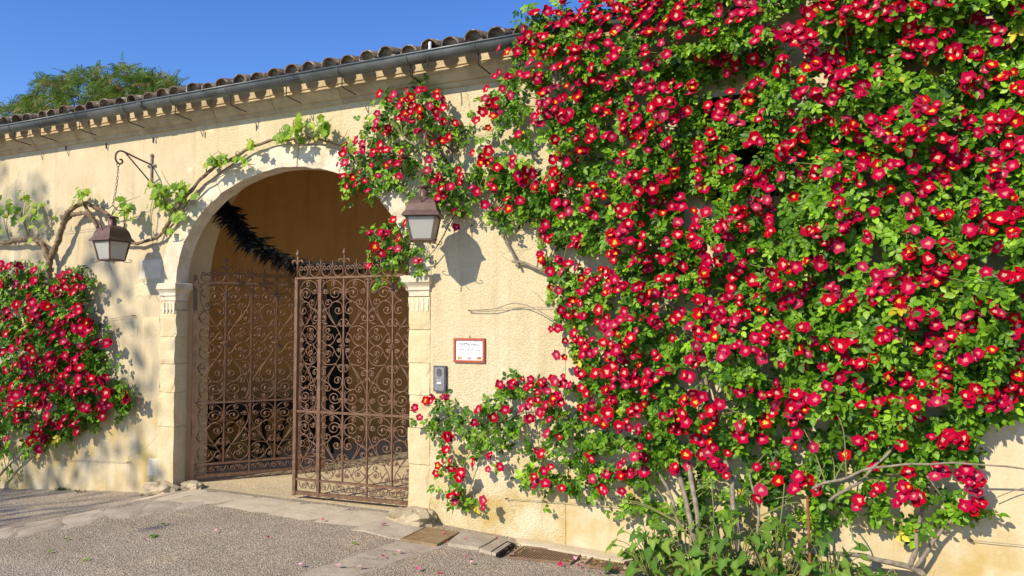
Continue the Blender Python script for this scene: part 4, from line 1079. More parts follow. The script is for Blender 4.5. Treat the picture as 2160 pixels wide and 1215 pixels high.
# ================================================================== FOLIAGE PROTOTYPES
def leaflet_arrays(L_, W_, fold=.16, droop=.10):
    v_ = [(0, 0, 0), (0, .30, 0), (0, .66, 0), (0, 1, 0), (-.40, .22, 1), (-.47, .58, 1), (.40, .22, 1), (.47, .58, 1), (-.20, .86, .5), (.20, .86, .5)]
    V = np.array([(x * W_, y * L_, fz * fold * W_ - droop * L_ * y * y) for x, y, fz in v_])
    f3 = [(0, 6, 1), (0, 1, 4), (2, 9, 3), (2, 3, 8)]; f4 = [(1, 6, 7, 2), (4, 1, 2, 5)]; f3 += [(2, 7, 9), (2, 8, 5)]
    return V, np.array(f3), np.array(f4)
def rotz(V, a): c, s_ = math.cos(a), math.sin(a); return V @ np.array([[c, s_, 0], [-s_, c, 0], [0, 0, 1]])
def compound(n_pairs, size, seed):
    r_ = random.Random(seed); Vs, F3, F4, C = [], [], [], []; off = 0
    spec = [(0, size * .9, 0, 1.08)]
    for k in range(n_pairs):
        y = size * (.62 - .38 * k)
        for s_ in (-1, 1): spec.append((s_ * .03 * size, y, s_ * R(-r_.uniform(52, 72)), r_.uniform(.78, .98) * (1 - .12 * k)))
    for x, y, a, sc in spec:
        V, f3, f4 = leaflet_arrays(size * sc * .95, size * sc * .64, r_.uniform(.05, .28), r_.uniform(.02, .2))
        tlt = r_.uniform(-.35, .35); c, s_ = math.cos(tlt), math.sin(tlt)
        V = V @ np.array([[c, 0, -s_], [0, 1, 0], [s_, 0, c]])
        V = rotz(V, a) + np.array([x, y, -.08 * y + r_.uniform(-.006, .006)])
        Vs.append(V); F3.append(f3 + off); F4.append(f4 + off); off += len(V); C.append(np.full((len(V), 3), r_.uniform(.82, 1.18)))
    rv = np.array([(-.0015, 0, 0), (.0015, 0, 0), (.001, size * .95, -.08 * size), (-.001, size * .95, -.08 * size)]); Vs.append(rv); F4.append(np.array([(0, 1, 2, 3)]) + off); C.append(np.full((4, 3), .8))
    return np.concatenate(Vs), np.concatenate(F3), np.concatenate(F4), np.concatenate(C)
ROSE_LEAVES = [compound(2 if i % 3 else 1, .054, 20 + i) for i in range(9)]

def flower_arrays(seed, kind):
    """five ruffled petals round a pale or yellow eye; colours are the petals' own"""
    r_ = random.Random(seed); Vs, F3, F4, C = [], [], [], []; off = 0
    deep = {'old': (.42, .0015, .040), 'mid': (.44, .0012, .020), 'young': (.45, .002, .012), 'fade': (.42, .018, .070)}[kind]
    eye = {'old': (.74, .30, .32), 'mid': (.84, .60, .48), 'young': (.85, .60, .08), 'fade': (.72, .40, .36)}[kind]
    cup = r_.uniform(.05, .42); R_ = 1.0
    for k in range(5):
        a = 2 * math.pi * k / 5 + r_.uniform(-.15, .15); rl = r_.uniform(.88, 1.1); tw = r_.uniform(-.15, .15); kz = .02 * (k % 2)
        nu, nv = 6, 4; V = []; cc = []
        for i in range(nu + 1):
            s_ = i / nu
            w_ = .78 * math.sin(min(1, s_ * 1.15 + .08) * 1.75) * .95
            for j in range(nv + 1):
                t_ = j / nv * 2 - 1
                rr = rl * s_ * (1 - .16 * t_ * t_ * s_ + (.11 * r_.uniform(-1, 1) if i == nu else 0)) - (.09 * s_ if j == 2 and i == nu else 0)
                z = cup * s_ ** 1.8 + .10 * t_ * t_ * s_ + (.12 * r_.uniform(-1, 1) if i >= nu - 1 else .02 * r_.uniform(-1, 1)) + tw * t_ * s_ * .5 + kz
                V.append((t_ * w_, rr, z))
                e = max(0, min(1, (s_ - (.20 if kind == 'young' else .15 if kind == 'mid' else .13)) / (.06 if kind == 'young' else .10))); sh = r_.uniform(.78, 1.15)
                cc.append([max(0.0, (eye[q] * (1 - e) + deep[q] * e) * sh) for q in range(3)])
        V = rotz(np.array(V), a); W_ = nv + 1
        f4 = np.array([(i * W_ + j, i * W_ + j + 1, (i + 1) * W_ + j + 1, (i + 1) * W_ + j) for i in range(nu) for j in range(nv)])
        Vs.append(V); F4.append(f4 + off); off += len(V); C.append(np.array(cc))
    n_ = 8; V = [(0, 0, .12)] + [(.12 * math.cos(2 * math.pi * k / n_), .12 * math.sin(2 * math.pi * k / n_), .05) for k in range(n_)]
    F3.append(np.array([(0, 1 + k, 1 + (k + 1) % n_) for k in range(n_)]) + off); Vs.append(np.array(V)); off += len(V)
    stc = (.80, .50, .06) if kind != 'old' else (.62, .36, .16)
    C.append(np.array([[c * r_.uniform(.75, 1.1) for c in stc] for _ in V]))
    return np.concatenate(Vs), np.concatenate(F3), np.concatenate(F4), np.clip(np.concatenate(C), 0, 1)
FLOWERS = [flower_arrays(40 + i, k) for i, k in enumerate(['old', 'mid', 'old', 'young', 'mid', 'old', 'young', 'mid', 'mid', 'old', 'fade', 'fade'])]
FLOWER_ME = [np_mesh('rose_bloom', V, [f3, f4], M['petal'], C) for V, f3, f4, C in FLOWERS]
def bud_arrays():
    prof = [(.02, 0), (.22, .12), (.26, .3), (.18, .5), (.05, .66)]; n_ = 6; V = []; C = []
    for r_, z in prof:
        for k in range(n_): V.append((r_ * math.cos(k * 1.047), r_ * math.sin(k * 1.047), z)); C.append((.12, .2, .04) if z < .15 else (.45, .01, .03))
    f4 = np.array([(i * n_ + k, i * n_ + (k + 1) % n_, (i + 1) * n_ + (k + 1) % n_, (i + 1) * n_ + k) for i in range(4) for k in range(n_)])
    return np.array(V), np.zeros((0, 3), int), f4, np.array(C)
LEAF_TINTS = [(.06, .16, .012), (.10, .225, .014), (.14, .285, .018), (.21, .38, .026), (.08, .175, .03)]
def tinted(base, k=4):
    out = []
    for i in range(k):
        f = .8 + .45 * i / (k - 1); out.append(np.clip(np.array(base) * f, 0, 1))
    return out
LEAF_ME = []
for q, (V, f3, f4, C) in enumerate(ROSE_LEAVES):
    LEAF_ME.append(np_mesh('rose_leaf', V, [f3, f4], M['leaf'], C * np.array(LEAF_TINTS[q % 5])[None]))
SUNV = np.array(to_sun)

# ---- polygons (photo measurements of the outline of each plant)
def inside(poly, X, Y):
    n_ = len(poly); ins = np.zeros(len(X), bool)
    for i in range(n_):
        x0, y0 = poly[i]; x1, y1 = poly[(i + 1) % n_]
        c = ((y0 > Y) != (y1 > Y)); 
        with np.errstate(divide='ignore', invalid='ignore'): xi = (x1 - x0) * (Y - y0) / (y1 - y0 + 1e-12) + x0
        ins ^= c & (X < xi)
    return ins
def edge_dist(poly, X, Y):
    d = np.full(len(X), 1e9)
    for i in range(len(poly)):
        x0, y0 = poly[i]; x1, y1 = poly[(i + 1) % len(poly)]; dx, dy = x1 - x0, y1 - y0
        t_ = np.clip(((X - x0) * dx + (Y - y0) * dy) / (dx * dx + dy * dy + 1e-9), 0, 1)
        d = np.minimum(d, np.hypot(X - x0 - t_ * dx, Y - y0 - t_ * dy))
    return d
def nz(X, Y, sc, seed):
    return np.array([mnoise.noise(Vector((x * sc + seed, y * sc, seed * 1.7))) for x, y in zip(X, Y)])
def unproject(X, Y, depth):
    d = _fw[None] + ((X - 1080) / F_PX)[:, None] * _rt[None] - ((Y - 607.5) / F_PX)[:, None] * _up[None]
    t_ = (-depth - CAM[1]) / d[:, 1]; return CAM[None] + t_[:, None] * d
P_MAIN = [(1085, 120), (1118, 50), (1160, 10), (1250, -30), (1600, -60), (2260, -70), (2260, 850), (2140, 860), (2060, 905), (2075, 950), (2000, 975), (1900, 960), (1800, 985), (1700, 1000), (1600, 1010), (1500, 1010), (1400, 1015), (1320, 1015), (1250, 990), (1215, 930), (1235, 850), (1222, 770), (1195, 680), (1165, 600), (1140, 540), (1125, 480), (1060, 455), (1010, 415), (995, 340), (1005, 250), (1035, 180)]
P_HANG = [(868, 880), (890, 838), (935, 828), (965, 860), (1020, 875), (1045, 815), (1100, 795), (1225, 805), (1260, 900), (1340, 1005), (1290, 1050), (1190, 1040), (1118, 1030), (1115, 965), (1085, 935), (1065, 1000), (1045, 1075), (950, 1080), (935, 1000), (925, 930), (900, 895)]
P_ARCH = [(708, 340), (740, 285), (790, 215), (830, 190), (890, 165), (930, 210), (965, 255), (1010, 290), (1015, 400), (985, 455), (945, 455), (900, 415), (830, 395), (790, 405), (730, 415), (712, 375)]
P_DROOP = [(778, 485), (850, 455), (868, 500), (905, 540), (902, 572), (860, 560), (820, 605), (785, 580), (772, 545)]
P_LOW = [(1390, 1000), (1600, 990), (1800, 965), (2060, 940), (2085, 1090), (1990, 1130), (1860, 1115), (1700, 1095), (1600, 1110), (1450, 1100)]
P_LOW2 = [(1230, 985), (1400, 990), (1720, 985), (1745, 1115), (1640, 1135), (1520, 1120), (1400, 1085), (1280, 1055)]
P_LEFT = [(-60, 560), (30, 552), (70, 560), (100, 600), (150, 575), (185, 590), (192, 680), (218, 720), (205, 790), (262, 815), (286, 840), (235, 870), (165, 905), (110, 950), (30, 965), (-60, 940)]
P_LEFT2 = [(-60, 980), (10, 980), (32, 996), (12, 1014), (-60, 1014)]
GAPS = [(1576, 320, 20, 28), (1700, 14, 40, 10), (1668, 62, 62, 42), (1700, 115, 46, 26), (1320, 52, 44, 13), (1410, 33, 60, 10), (1560, 22, 50, 12), (1470, 790, 26, 48), (1515, 850, 30, 40), (1140, 338, 34, 26), (1232, 548, 44, 24), (1118, 262, 24, 26), (1850, 540, 30, 22),
        (1540, 180, 30, 20), (1935, 190, 34, 18), (2010, 300, 22, 40), (1990, 200, 26, 16), (1255, 700, 20, 14), (1390, 640, 22, 14), (1640, 420, 22, 18), (2110, 560, 30, 30), (1570, 330, 20, 18), (1840, 390, 26, 24), (1300, 905, 26, 14), (1610, 760, 24, 14), (1440, 700, 16, 26), (985, 330, 24, 20), (1060, 300, 26, 20), (1250, 330, 18, 14), (1690, 860, 20, 18), (1900, 780, 24, 16), (2050, 760, 26, 18), (1400, 1000, 30, 14), (1560, 990, 34, 26), (1690, 980, 20, 16), (1800, 470, 20, 16), (1350, 200, 16, 12), (1490, 440, 20, 14)]
def in_gap(X, Y):
    g = np.zeros(len(X), bool)
    for cx, cy, rx_, ry_ in GAPS: g |= ((X - cx) / (rx_ + 12)) ** 2 + ((Y - cy) / (ry_ + 10)) ** 2 < nr.uniform(.45, 1.5, len(X))
    return g & (nr.rand(len(X)) < .93)
def depth_front(X, Y, poly, mx, seed):
    e = np.clip(edge_dist(poly, X, Y) / 130.0, 0, 1) ** .7
    b_ = .13 + (mx - .13) * e * (.62 + .62 * nz(X, Y, 1 / 120., seed) + .35 * nz(X, Y, 1 / 45., seed + 3))
    return np.clip(b_, .09, .75)
def fill(poly, area_per, seed, mx, hole, k_deep=.5):
    xs_ = [p_[0] for p_ in poly]; ys_ = [p_[1] for p_ in poly]
    A = (max(xs_) - min(xs_)) * (max(ys_) - min(ys_)); n_ = int(A / area_per)
    X = nr.uniform(min(xs_), max(xs_), n_); Y = nr.uniform(min(ys_), max(ys_), n_)
    ed = edge_dist(poly, X, Y); ins = inside(poly, X, Y)
    wob = nz(X, Y, 1 / 38., seed) * 34 + nz(X, Y, 1 / 13., seed + 9) * 20 + nr.normal(0, 7, n_)
    keep = (np.where(ins, ed, -ed) + wob) > 0
    g = nz(X, Y, 1 / 55., seed + 5) + .6 * nz(X, Y, 1 / 22., seed + 6)
    keep &= g > hole + np.clip((Y - 780) / 800., 0, .25)
    keep &= ~in_gap(X, Y)
    X, Y = X[keep], Y[keep]
    fr_ = depth_front(X, Y, poly, mx, seed)
    u = nr.rand(len(X)); d = np.where(u > k_deep, fr_ - nr.exponential(.035, len(X)), fr_ * nr.uniform(.15, .9, len(X)))
    d = np.clip(d, .03, .8)
    d = np.where((Y < 175 - (X - 1080) * .17) & (X > 1060), np.maximum(d, .37 + nr.uniform(0, .08, len(X))), d)
    return X, Y, d
def leaf_pose(n_, spread=.55):
    nrm = SUNV[None] * .55 + np.array([.10, -.62, .22])[None] + nr.normal(0, spread, (n_, 3))
    fwd = nr.normal(0, 1, (n_, 3)) + np.array([0, -.25, -.55])[None]
    return frames(nrm, fwd)
def leaf_tint(n_, bright=1.0):
    k = nr.rand(n_)[:, None]
    a, b_, c = np.array([.032, .095, .008]), np.array([.125, .275, .012]), np.array([.28, .475, .03])
    t_ = np.where(k < .6, a + (b_ - a) * k / .6, b_ + (c - b_) * ((k - .6) / .4) ** 1.5)
    t_ = np.where(nr.rand(n_)[:, None] < .006, np.array([.55, .45, .03]), t_)
    return t_ * bright * nr.uniform(.85, 1.15, (n_, 1))

def parse(txt):
    o = []
    for q in txt.split():
        v_ = q.split(','); o.append((int(v_[0]), int(v_[1]), int(v_[2]) if len(v_) > 2 else 1))
    return o
HEADS_R = '''1163,18,3 1128,35,2 1183,5 1168,48 1193,28,2 1205,50 1210,33,2 1238,35,3 1238,3,3 1275,8,3 1273,35,2 1318,10,3 1295,55 1325,33,2 1343,40,2 1363,29,2
1350,5 1375,10,2 1388,3,2 1430,25,3 1453,5,2 1473,13 1560,5 1583,5 1597,19 1507,20 1553,33,3 1505,60,2 1485,73 1433,73 1448,65 1453,49 1398,49
1365,73,2 1395,90 1360,108,2 1407,114 1380,139 1258,70,3 1223,73 1220,95,2 1238,83 1260,98,2 1285,100,2 1298,110 1290,125,2 1215,120 1198,130 1160,105
1150,119 1133,98,2 1113,83,2 1118,133 1118,65 1140,149 1178,151 1121,168 1248,143 1210,163 1195,150 1263,168,2 1275,178 1288,190,2 1300,165 1324,148,2
1234,171 1195,181 1171,184 1225,198 1210,198 1195,215,2 1154,200,2 1138,208 1155,213 1173,215 1140,223 1175,238,2 1193,243 1154,240 1128,246 1125,260
1141,263 1105,278,2 1159,295,2 1188,260 1203,277 1239,270 1265,240,2 1285,230,2 1300,245 1320,255,2 1345,250 1325,270,2 1350,268,2 1259,280 1280,280,2
1228,293,2 1343,288 1350,200 1363,184,2 1340,213,3 1403,190 1448,185,4 1428,175 1400,220,2 1383,235 1400,248,2 1380,255,2 1388,273 1430,260 1453,243,2
1485,230,2 1473,120 1520,215,2 1523,245,3 1510,240 1553,255 1563,238 1523,113 1510,130,2 1535,130,2 1558,123,2 1543,150 1548,105 1595,135,4 1590,98
1601,78 1633,83,2 1633,103 1611,170,2 1601,180 1590,190,2 1580,203 1570,193 1540,195 1580,290,2 1593,298 1505,293 1498,280 1480,298,2 1410,300
1633,258 1601,243 1730,8,2 1748,15 1763,5,2 1705,21 1805,10 1833,10,2 1855,6,2 1888,8,2 1935,3 1970,3 1995,10 1793,28,2 1783,38,2 1760,45,2 1813,28
1840,34,3 1828,43 1870,38,2 1873,23 1895,45,2 1933,24,2 1923,65,2 2023,18,2 2038,15,2 2063,13,2 2058,36,2 2093,23 2136,20,2 2123,8 2151,5,2 2010,45
2118,48 2085,59 2113,65 1968,66 1990,66 2100,86 2127,93 1668,68,3 1680,75,2 1708,66,2 1693,61 1670,90,2 1690,94,3 1708,90 1654,118 1715,123 1713,141,2
1733,140,2 1748,160 1745,113,2 1763,108,2 1760,123,2 1788,105 1768,73 1783,68 1653,155 1690,168 1793,145,2 1775,153,2 1790,161 1686,186 1718,189
1756,179 1764,198 1730,205 1750,209 1680,198 1833,110 1883,116 1915,93,2 1933,98,2 1923,110 1969,103,2 1958,118 2005,108 2005,123 2024,105,2 2033,120
2065,104 1855,148 1810,185 1823,190,2 2038,173,2 2068,175 2059,194 2110,159 2090,145 2138,150 2133,163 2136,180 2153,193 1666,241 1734,249 1708,253
1753,257 1786,250 1793,265,2 1795,278,2 1813,290 1835,258,2 1855,250,2 1855,268,2 1880,235 1923,229 1950,218,2 1963,225 1980,230 1958,250 2020,253,3
2040,263,2 2095,260,2 2105,270 2133,243 2144,263 2060,280 1910,283,2 1923,275 1940,280,2 1675,275 1693,283,3 1680,300 1766,299 1863,290,2 1885,295
1988,292 2015,298,2 2131,298,2 1166,336 1188,333 1200,341 1220,338 1223,319 1245,323,2 1350,305 1367,316 1398,313,2 1419,319 1473,325 1490,335
1525,315 1636,320,2 1315,325 1313,338 1435,348,3 1515,355,4 1530,350 1545,345,2 1588,358,2 1590,373,2 1606,368,2 1570,383 1558,395 1293,369 1329,369
1329,383 1354,371 1392,370 1365,388,2 1353,395 1420,378 1395,388 1470,360 1472,375 1489,390 1105,366,2 1123,368 1115,388,2 1128,396 1158,384,2
1168,400 1178,366 1188,380 1215,385,2 1240,400 1253,403 1240,418 1265,414 1105,420,2 1200,423 1180,438,2 1199,445 1184,456 1235,451 1264,453 1286,433
1328,430,2 1315,435 1346,439 1378,423 1404,415 1434,415 1390,448 1427,443 1425,458 1475,450,2 1313,450,2 1315,475,2 1300,485 1325,488,2 1280,490
1290,503 1350,474 1358,495 1308,510 1330,510 1430,475 1463,470 1430,495 1141,479 1146,499 1165,511 1220,498 1213,510,2 1148,543,2 1166,552 1185,573
1206,560,2 1160,573 1293,540,2 1341,524 1393,513,2 1408,515 1464,505 1468,518 1533,510 1515,525 1558,450,2 1573,450,2 1545,453 1585,430 1606,420
1617,410 1619,440,2 1628,465 1523,480,3 1538,473 1563,483 1626,498 1398,540,2 1410,548,2 1425,563,2 1440,562 1485,535 1500,541 1504,559 1478,572
1487,583 1538,543 1590,540 1563,562 1360,570 1375,560 1389,588 1417,592 1240,572 1235,595,2 1268,568 1273,588,2 1288,578 1305,600 1325,598 1338,600
1331,558 1355,545 1545,598 1621,573 1636,573,2 1629,598 1594,598 1668,313 1686,325 1658,333 1729,335 1766,318 1793,325 1813,325 1845,309 1898,310
1771,348 1756,358 1724,364 1689,366 1648,373 1813,353 1804,380 1840,348 1853,358 1887,351 1929,356 1935,323 1973,324 1999,306 2020,318,2 2030,335,2
2070,333 2093,323 2098,338 2126,313,2 2151,310,2 2136,350 1975,350 1995,348,2 2008,355 1970,368 1990,373 1925,385,2 1935,373 1945,398 1958,403
1998,393 1924,416 1878,398 1870,413,2 1769,398 1770,425 1674,414 1620,365 1760,440 1770,453 1786,446 1803,453 1820,453 1783,460 1854,454 1918,446
1975,450 1990,455,2 2048,450,2 2054,420,2 2100,393,2 2105,375 2105,359 2132,410 2143,456,2 2098,460 1923,480 2038,493,2 2075,480,2 2093,488 1714,488
1723,498 1730,479 1769,488 1738,513 1755,520,2 1765,511 1708,500 1840,498 1998,505,2 1995,530 1958,513 1920,523 1930,538 1958,545 2030,550 2010,538
1905,538 1893,565 1703,550 1723,555 1653,558 1663,570 1678,563 1770,565,2 1818,563 1701,580 1849,588 1885,587,2 1870,598,2 1907,588 1935,588 1953,580
1975,565 1993,565 2008,563 1975,593 1990,590,2 2080,573 2118,580 2136,580,2 2151,575 1668,600 1713,600 2103,520 2123,490 1164,613 1183,654 1174,688
1183,748 1200,635 1225,640 1228,613 1275,623 1280,603 1224,664 1203,655 1263,653 1203,718 1218,713 1315,666 1328,673 1240,720,2 1235,740,2 1295,695,2
1285,705 1273,675 1275,693 1273,723 1270,743 1293,735,2 1319,725 1338,708 1293,750,2 1304,760,2 1288,765,2 1335,743 1320,765 1350,770 1365,625,2
1380,618 1374,645 1413,613,2 1437,623 1370,670 1375,688,4 1418,713 1393,749 1420,675 1439,663 1523,630 1538,624 1550,630 1475,640 1490,643 1480,658
1470,668 1498,660 1513,658 1500,675 1520,675 1535,675 1550,665,2 1570,663 1598,638 1611,648 1455,688 1473,698 1483,708,2 1510,693 1508,710 1545,693
1558,685,2 1548,720 1573,740 1468,760,2 1468,730 1522,746,2 1606,756 1598,735 1603,708 1611,720 1631,685,2 1578,821 1553,823 1606,833 1623,833
1628,808 1633,865,2 1460,830 1470,840,2 1433,848 1448,799 1405,785,2 1265,791 1270,814 1290,788 1305,793 1318,795 1335,798 1333,813,2 1353,793
1368,795 1360,813 1383,800 1293,815 1230,780 1230,798 1228,818 1178,798,3 1198,805 1145,813 1103,798 1115,810 1133,828 1135,843 1120,848 1153,825
1163,835 1175,845 1188,840 1145,860 1148,878 1115,890 1113,868 1225,858 1243,863 1244,835 1245,880 1284,838,2 1270,858,2 1285,853,2 1289,877
1325,878,2 1343,860 1358,853 1315,898 1340,899,2 1273,895 1398,880 1423,880 1447,880 1368,833 1498,878,2 1490,895,3 1480,878 1510,855 1570,899
1603,885,2 1611,900 1420,900 1650,625 1648,644 1673,635,2 1698,613,2 1750,615 1763,610 1748,633 1783,660 1806,638 1808,623 1848,625 1863,623
1890,630,2 1853,605 1918,613,2 1938,605 1993,603 1993,625 2065,625,2 2153,628 1923,658 1940,663 1964,661 1910,678 1928,693 2043,660,2 2065,655
2103,660,2 2093,648 2146,680,2 2136,705 2156,720,2 1645,695 1661,708 1648,710 1695,700 1714,718 1685,735 1740,735 1760,728 1783,715,2 1800,720
1863,708 1882,713,2 1888,694 1927,740,2 1995,688 2010,693 2030,693 2050,690 2020,680 1973,685 1967,720 2000,720,2 1980,750 2093,738 2048,760 2063,745
2141,738 2141,763 1703,745 1683,773 1736,773 1784,750 1813,760,2 1813,775 1845,755 1648,768 1768,795 1788,788 1743,815 1813,813 1770,830 1878,790
1880,805 1920,798 1918,813 1945,810 1988,783 1983,798 1970,825 1988,823 1978,838,2 2055,833,2 2043,845 2078,858 2100,795,2 2123,823 2093,830 2108,838
2128,845 2153,823 2148,790 1644,836 1675,843,2 1705,848 1720,843 1690,855 1680,868,2 1668,875 1675,890 1775,883,3 1843,878,2 1863,848,2 1890,848
1818,855 1928,848 1940,880 1915,900 1977,927,2 1985,939 2005,923 2023,923 2017,935 1841,907 1833,935 1810,931 1901,939 1770,959 1841,975 1917,995
1977,995,2 1567,915 1603,911 1607,927 1670,915 1662,931 1678,943 1714,943 1471,935 1483,947 1507,935 1535,955 1423,915 1439,915 1595,985 1636,981
1692,1009 1676,1031 1724,1035 1597,1039 1642,1015 1517,975 1523,995 1451,983 1415,987 1358,995 1344,995 1316,997 1308,971 1447,959 1348,943 1340,955
1312,1035 1806,1063 1853,1039 1895,1059 1913,1049,2 1933,1051 1909,1035 2029,995 2032,1011 2054,1011,2 2060,1031 2036,1059 2052,1055 2056,1071
2068,1063 1368,919 875,860 885,880 905,840 940,830 945,930 942,950 960,980 1020,870 1000,890 1040,880 1040,970 1065,865 1080,810 1055,810 1090,800
1130,810 1155,915 1180,920 960,1060 955,1040 1020,1070 1020,1055 1000,975 980,1000 920,998 935,985 1055,985 1030,990 1130,960 1155,990 1130,1025
1150,1020 1185,1030 1140,1010 1250,960 1250,1010 1265,1040 1280,1000 1350,970 720,317 713,347 727,343 723,372 747,380 762,373 732,393 775,403 743,300
760,297 757,313 777,320 793,273 803,260 820,270 823,283 795,240 807,208 830,200 853,200 867,205 880,183 915,198 940,217 918,225 853,217 847,237
840,250 873,230 887,237 870,243 860,253 870,273 883,277 900,283 937,257 923,250 957,270 947,280 810,340 783,347 797,370 813,310 847,323 850,347
840,373 905,337 923,298 900,360 913,373 930,380 967,360 963,377 950,393 940,403 930,413 997,323 1017,320 1027,330 1015,343 1030,343 1043,360 1027,380
1022,433 1050,443 995,403 963,448 963,478 1055,397 1070,340 1070,420 1073,440 1010,247 1053,243 1022,198 1025,213 1047,217 1060,187 1077,200 1030,270
842,468 807,483 790,497 820,500 842,503 833,518 797,527 780,543 790,558 875,557 1062,107 1081,112 1089,82 1136,82 1096,156 1106,171 1077,171 1052,159'''
HEADS_L = '''7,559 40,567 12,594 47,596 62,574 84,594 119,589 141,582 148,594 121,601 124,616 148,609 168,594 170,614 35,633 59,633 96,631 72,648 52,653 89,648
114,653 141,651 173,648 30,661 74,663 5,663 20,663 42,678 67,685 82,675 59,695 114,683 161,668 173,678 185,675 178,693 158,693 143,690 131,690 94,693
79,712 101,712 136,712 20,712 49,715 49,730 17,737 158,730 170,740 156,752 212,727 220,722 5,688 72,747 91,757 62,762 111,754 131,757 74,777 62,789
52,767 111,782 119,801 109,811 94,787 148,787 158,772 183,799 30,792 20,772 15,816 32,819 7,836 44,826 59,816 74,821 82,811 91,846 79,853 96,866
101,851 128,826 151,814 148,826 161,836 168,809 175,851 190,826 208,811 227,806 210,831 220,843 217,851 205,871 173,880 158,883 247,826 274,838 30,853
27,866 30,878 49,880 5,866 143,888 156,905 121,905 89,890 91,905 82,913 64,920 82,935 101,930 74,932 111,898 5,920 2,792'''


def expand_heads(heads, depthfn, rad=.0395, more=.42):
    """each recorded head or cluster -> single blooms with position, axis, size, variant"""
    out = []
    hx = np.array([h_[0] for h_ in heads], float); hy = np.array([h_[1] for h_ in heads], float)
    dep = depthfn(hx, hy)
    for (px, py, k), d in zip(heads, dep):
        if rng.random() < more: k += 1
        if rng.random() < more * .4: k += 1
        for q in range(k):
            a = rng.uniform(0, 6.28); o = (0 if k == 1 else rng.uniform(8, 15) * (1 if k < 4 else 1.3))
            x, y = px + math.cos(a) * o, py + math.sin(a) * o * .8
            dd_ = d + rng.uniform(.0, .06)
            p_ = at(x, y, -dd_)
            nv_ = Vector((rng.gauss(.0, .46), -1, rng.gauss(.28, .42)))
            out.append((p_, nv_.normalized(), rad * rng.uniform(.64, 1.18), rng.choice([0, 0, 1, 1, 2, 2, 4, 5, 5, 7, 8, 9, 9, 4, 0, 2, 6, 3, 5, 9, 0, 10, 11, 2, 5, 4, 7, 8, 1, 0, 2])))
    return out
def axis_matrix(p_, nv_, s_, spin):
    q = nv_.to_track_quat('Z', 'Y').to_matrix().to_4x4() @ Matrix.Rotation(spin, 4, 'Z')
    return Matrix.Translation(p_) @ q @ Matrix.Diagonal((s_, s_, s_, 1))
def put_blooms(root, blooms, limit=300):
    camv = Vector(CAM)
    blooms = sorted(blooms, key=lambda b_: -b_[2] / (b_[0] - camv).length * max(.2, b_[1].dot((camv - b_[0]).normalized())))
    for p_, nv_, s_, k in blooms[:limit]:
        o = link('bloom', FLOWER_ME[k], root); o.matrix_world = axis_matrix(p_, nv_, s_, rng.uniform(0, 6.28))
        o.matrix_basis = Matrix.Translation(-root.location) @ axis_matrix(p_, nv_, s_, rng.uniform(0, 6.28))
    rest = blooms[limit:]
    if rest:
        P = np.array([tuple(b_[0] - root.location) for b_ in rest]); Rm = frames(np.array([tuple(b_[1]) for b_ in rest]), nr.normal(0, 1, (len(rest), 3)))
        V, F_, C = scatter(FLOWERS, P, Rm, np.array([b_[2] for b_ in rest]), np.ones((len(rest), 3)))
        o = link('smaller_blooms', np_mesh('smaller_blooms', V, F_, M['petal'], C), root); o['kind'] = 'stuff'
def put_buds(root, P, k):
    idx = nr.choice(len(P), k); Q = P[idx] + np.array([0, -.06, .02])[None] - np.array(root.location)[None]
    V, F_, C = scatter([bud_arrays()], Q, frames(np.array([0, -.3, 1.]) + nr.normal(0, .5, (k, 3)), nr.normal(0, 1, (k, 3))), nr.uniform(.022, .034, k), np.ones((k, 3)))
    o = link('buds', np_mesh('buds', V, F_, M['petal'], np.clip(C, 0, 1)), root); o['kind'] = 'stuff'
def put_leaves(root, P, nparts=300, bright=1.0, size=(.62, 1.12)):
    """P: world points of compound leaves; the ones that show largest become parts"""
    loc = np.array(root.location)
    dist = np.linalg.norm(P - CAM[None], axis=1)
    S = nr.uniform(size[0], size[1], len(P)); Rm = leaf_pose(len(P))
    face = np.abs((Rm[:, :, 2] * (CAM[None] - P)).sum(1)) / dist
    order = np.argsort(-(S / dist * (.3 + face)) * np.where(-P[:, 1] > .16, 1, .3))
    idx = order[:nparts]
    for i in idx:
        o = link('leaf', LEAF_ME[rng.randrange(len(LEAF_ME))], root)
        m_ = Matrix([list(Rm[i][r_]) + [P[i][r_] - loc[r_]] for r_ in range(3)] + [[0, 0, 0, 1]])
        o.matrix_basis = m_ @ Matrix.Diagonal((S[i],) * 3 + (1,))
    rest = order[nparts:]
    V, F_, C = scatter(ROSE_LEAVES, P[rest] - loc[None], Rm[rest], S[rest], leaf_tint(len(rest), bright))
    o = link('foliage', np_mesh('foliage', V, F_, M['leaf'], C), root); o['kind'] = 'stuff'
def canes(root, specs, name, mat, n=6, wob=.12, k_thin=.85):
    for pts, r0, r1 in specs:
        pl = cat_rom(pts, 6); mb = MB(); mb.tube([p_ - root.location + Vector((mnoise.noise(p_ * 6), 0, mnoise.noise(p_ * 6 + Vector((5, 5, 5))))) * min(.02, r0) for p_ in pl], lerp_list(r0 * k_thin, r1 * k_thin, len(pl)), n, wob=wob); mb.build(name, mat, root, True)
def twigs(root, starts, targets, mat, r0=.006):
    mb = MB()
    for t_ in targets:
        if min((q - t_).length for q in starts) > .75: continue
        s_ = min(starts, key=lambda q: (q - t_).length * (1.0 if q.z < t_.z else 1.6)); m_ = s_.lerp(t_, .5) + Vector((rng.uniform(-.12, .12), rng.uniform(-.04, .02), rng.uniform(.0, .15)))
        pl = cat_rom([s_, m_, t_], 5); mb.tube([p_ - root.location for p_ in pl], lerp_list(r0, .002, len(pl)), 5)
    o = mb.build('twigs', mat, root); o['kind'] = 'stuff'

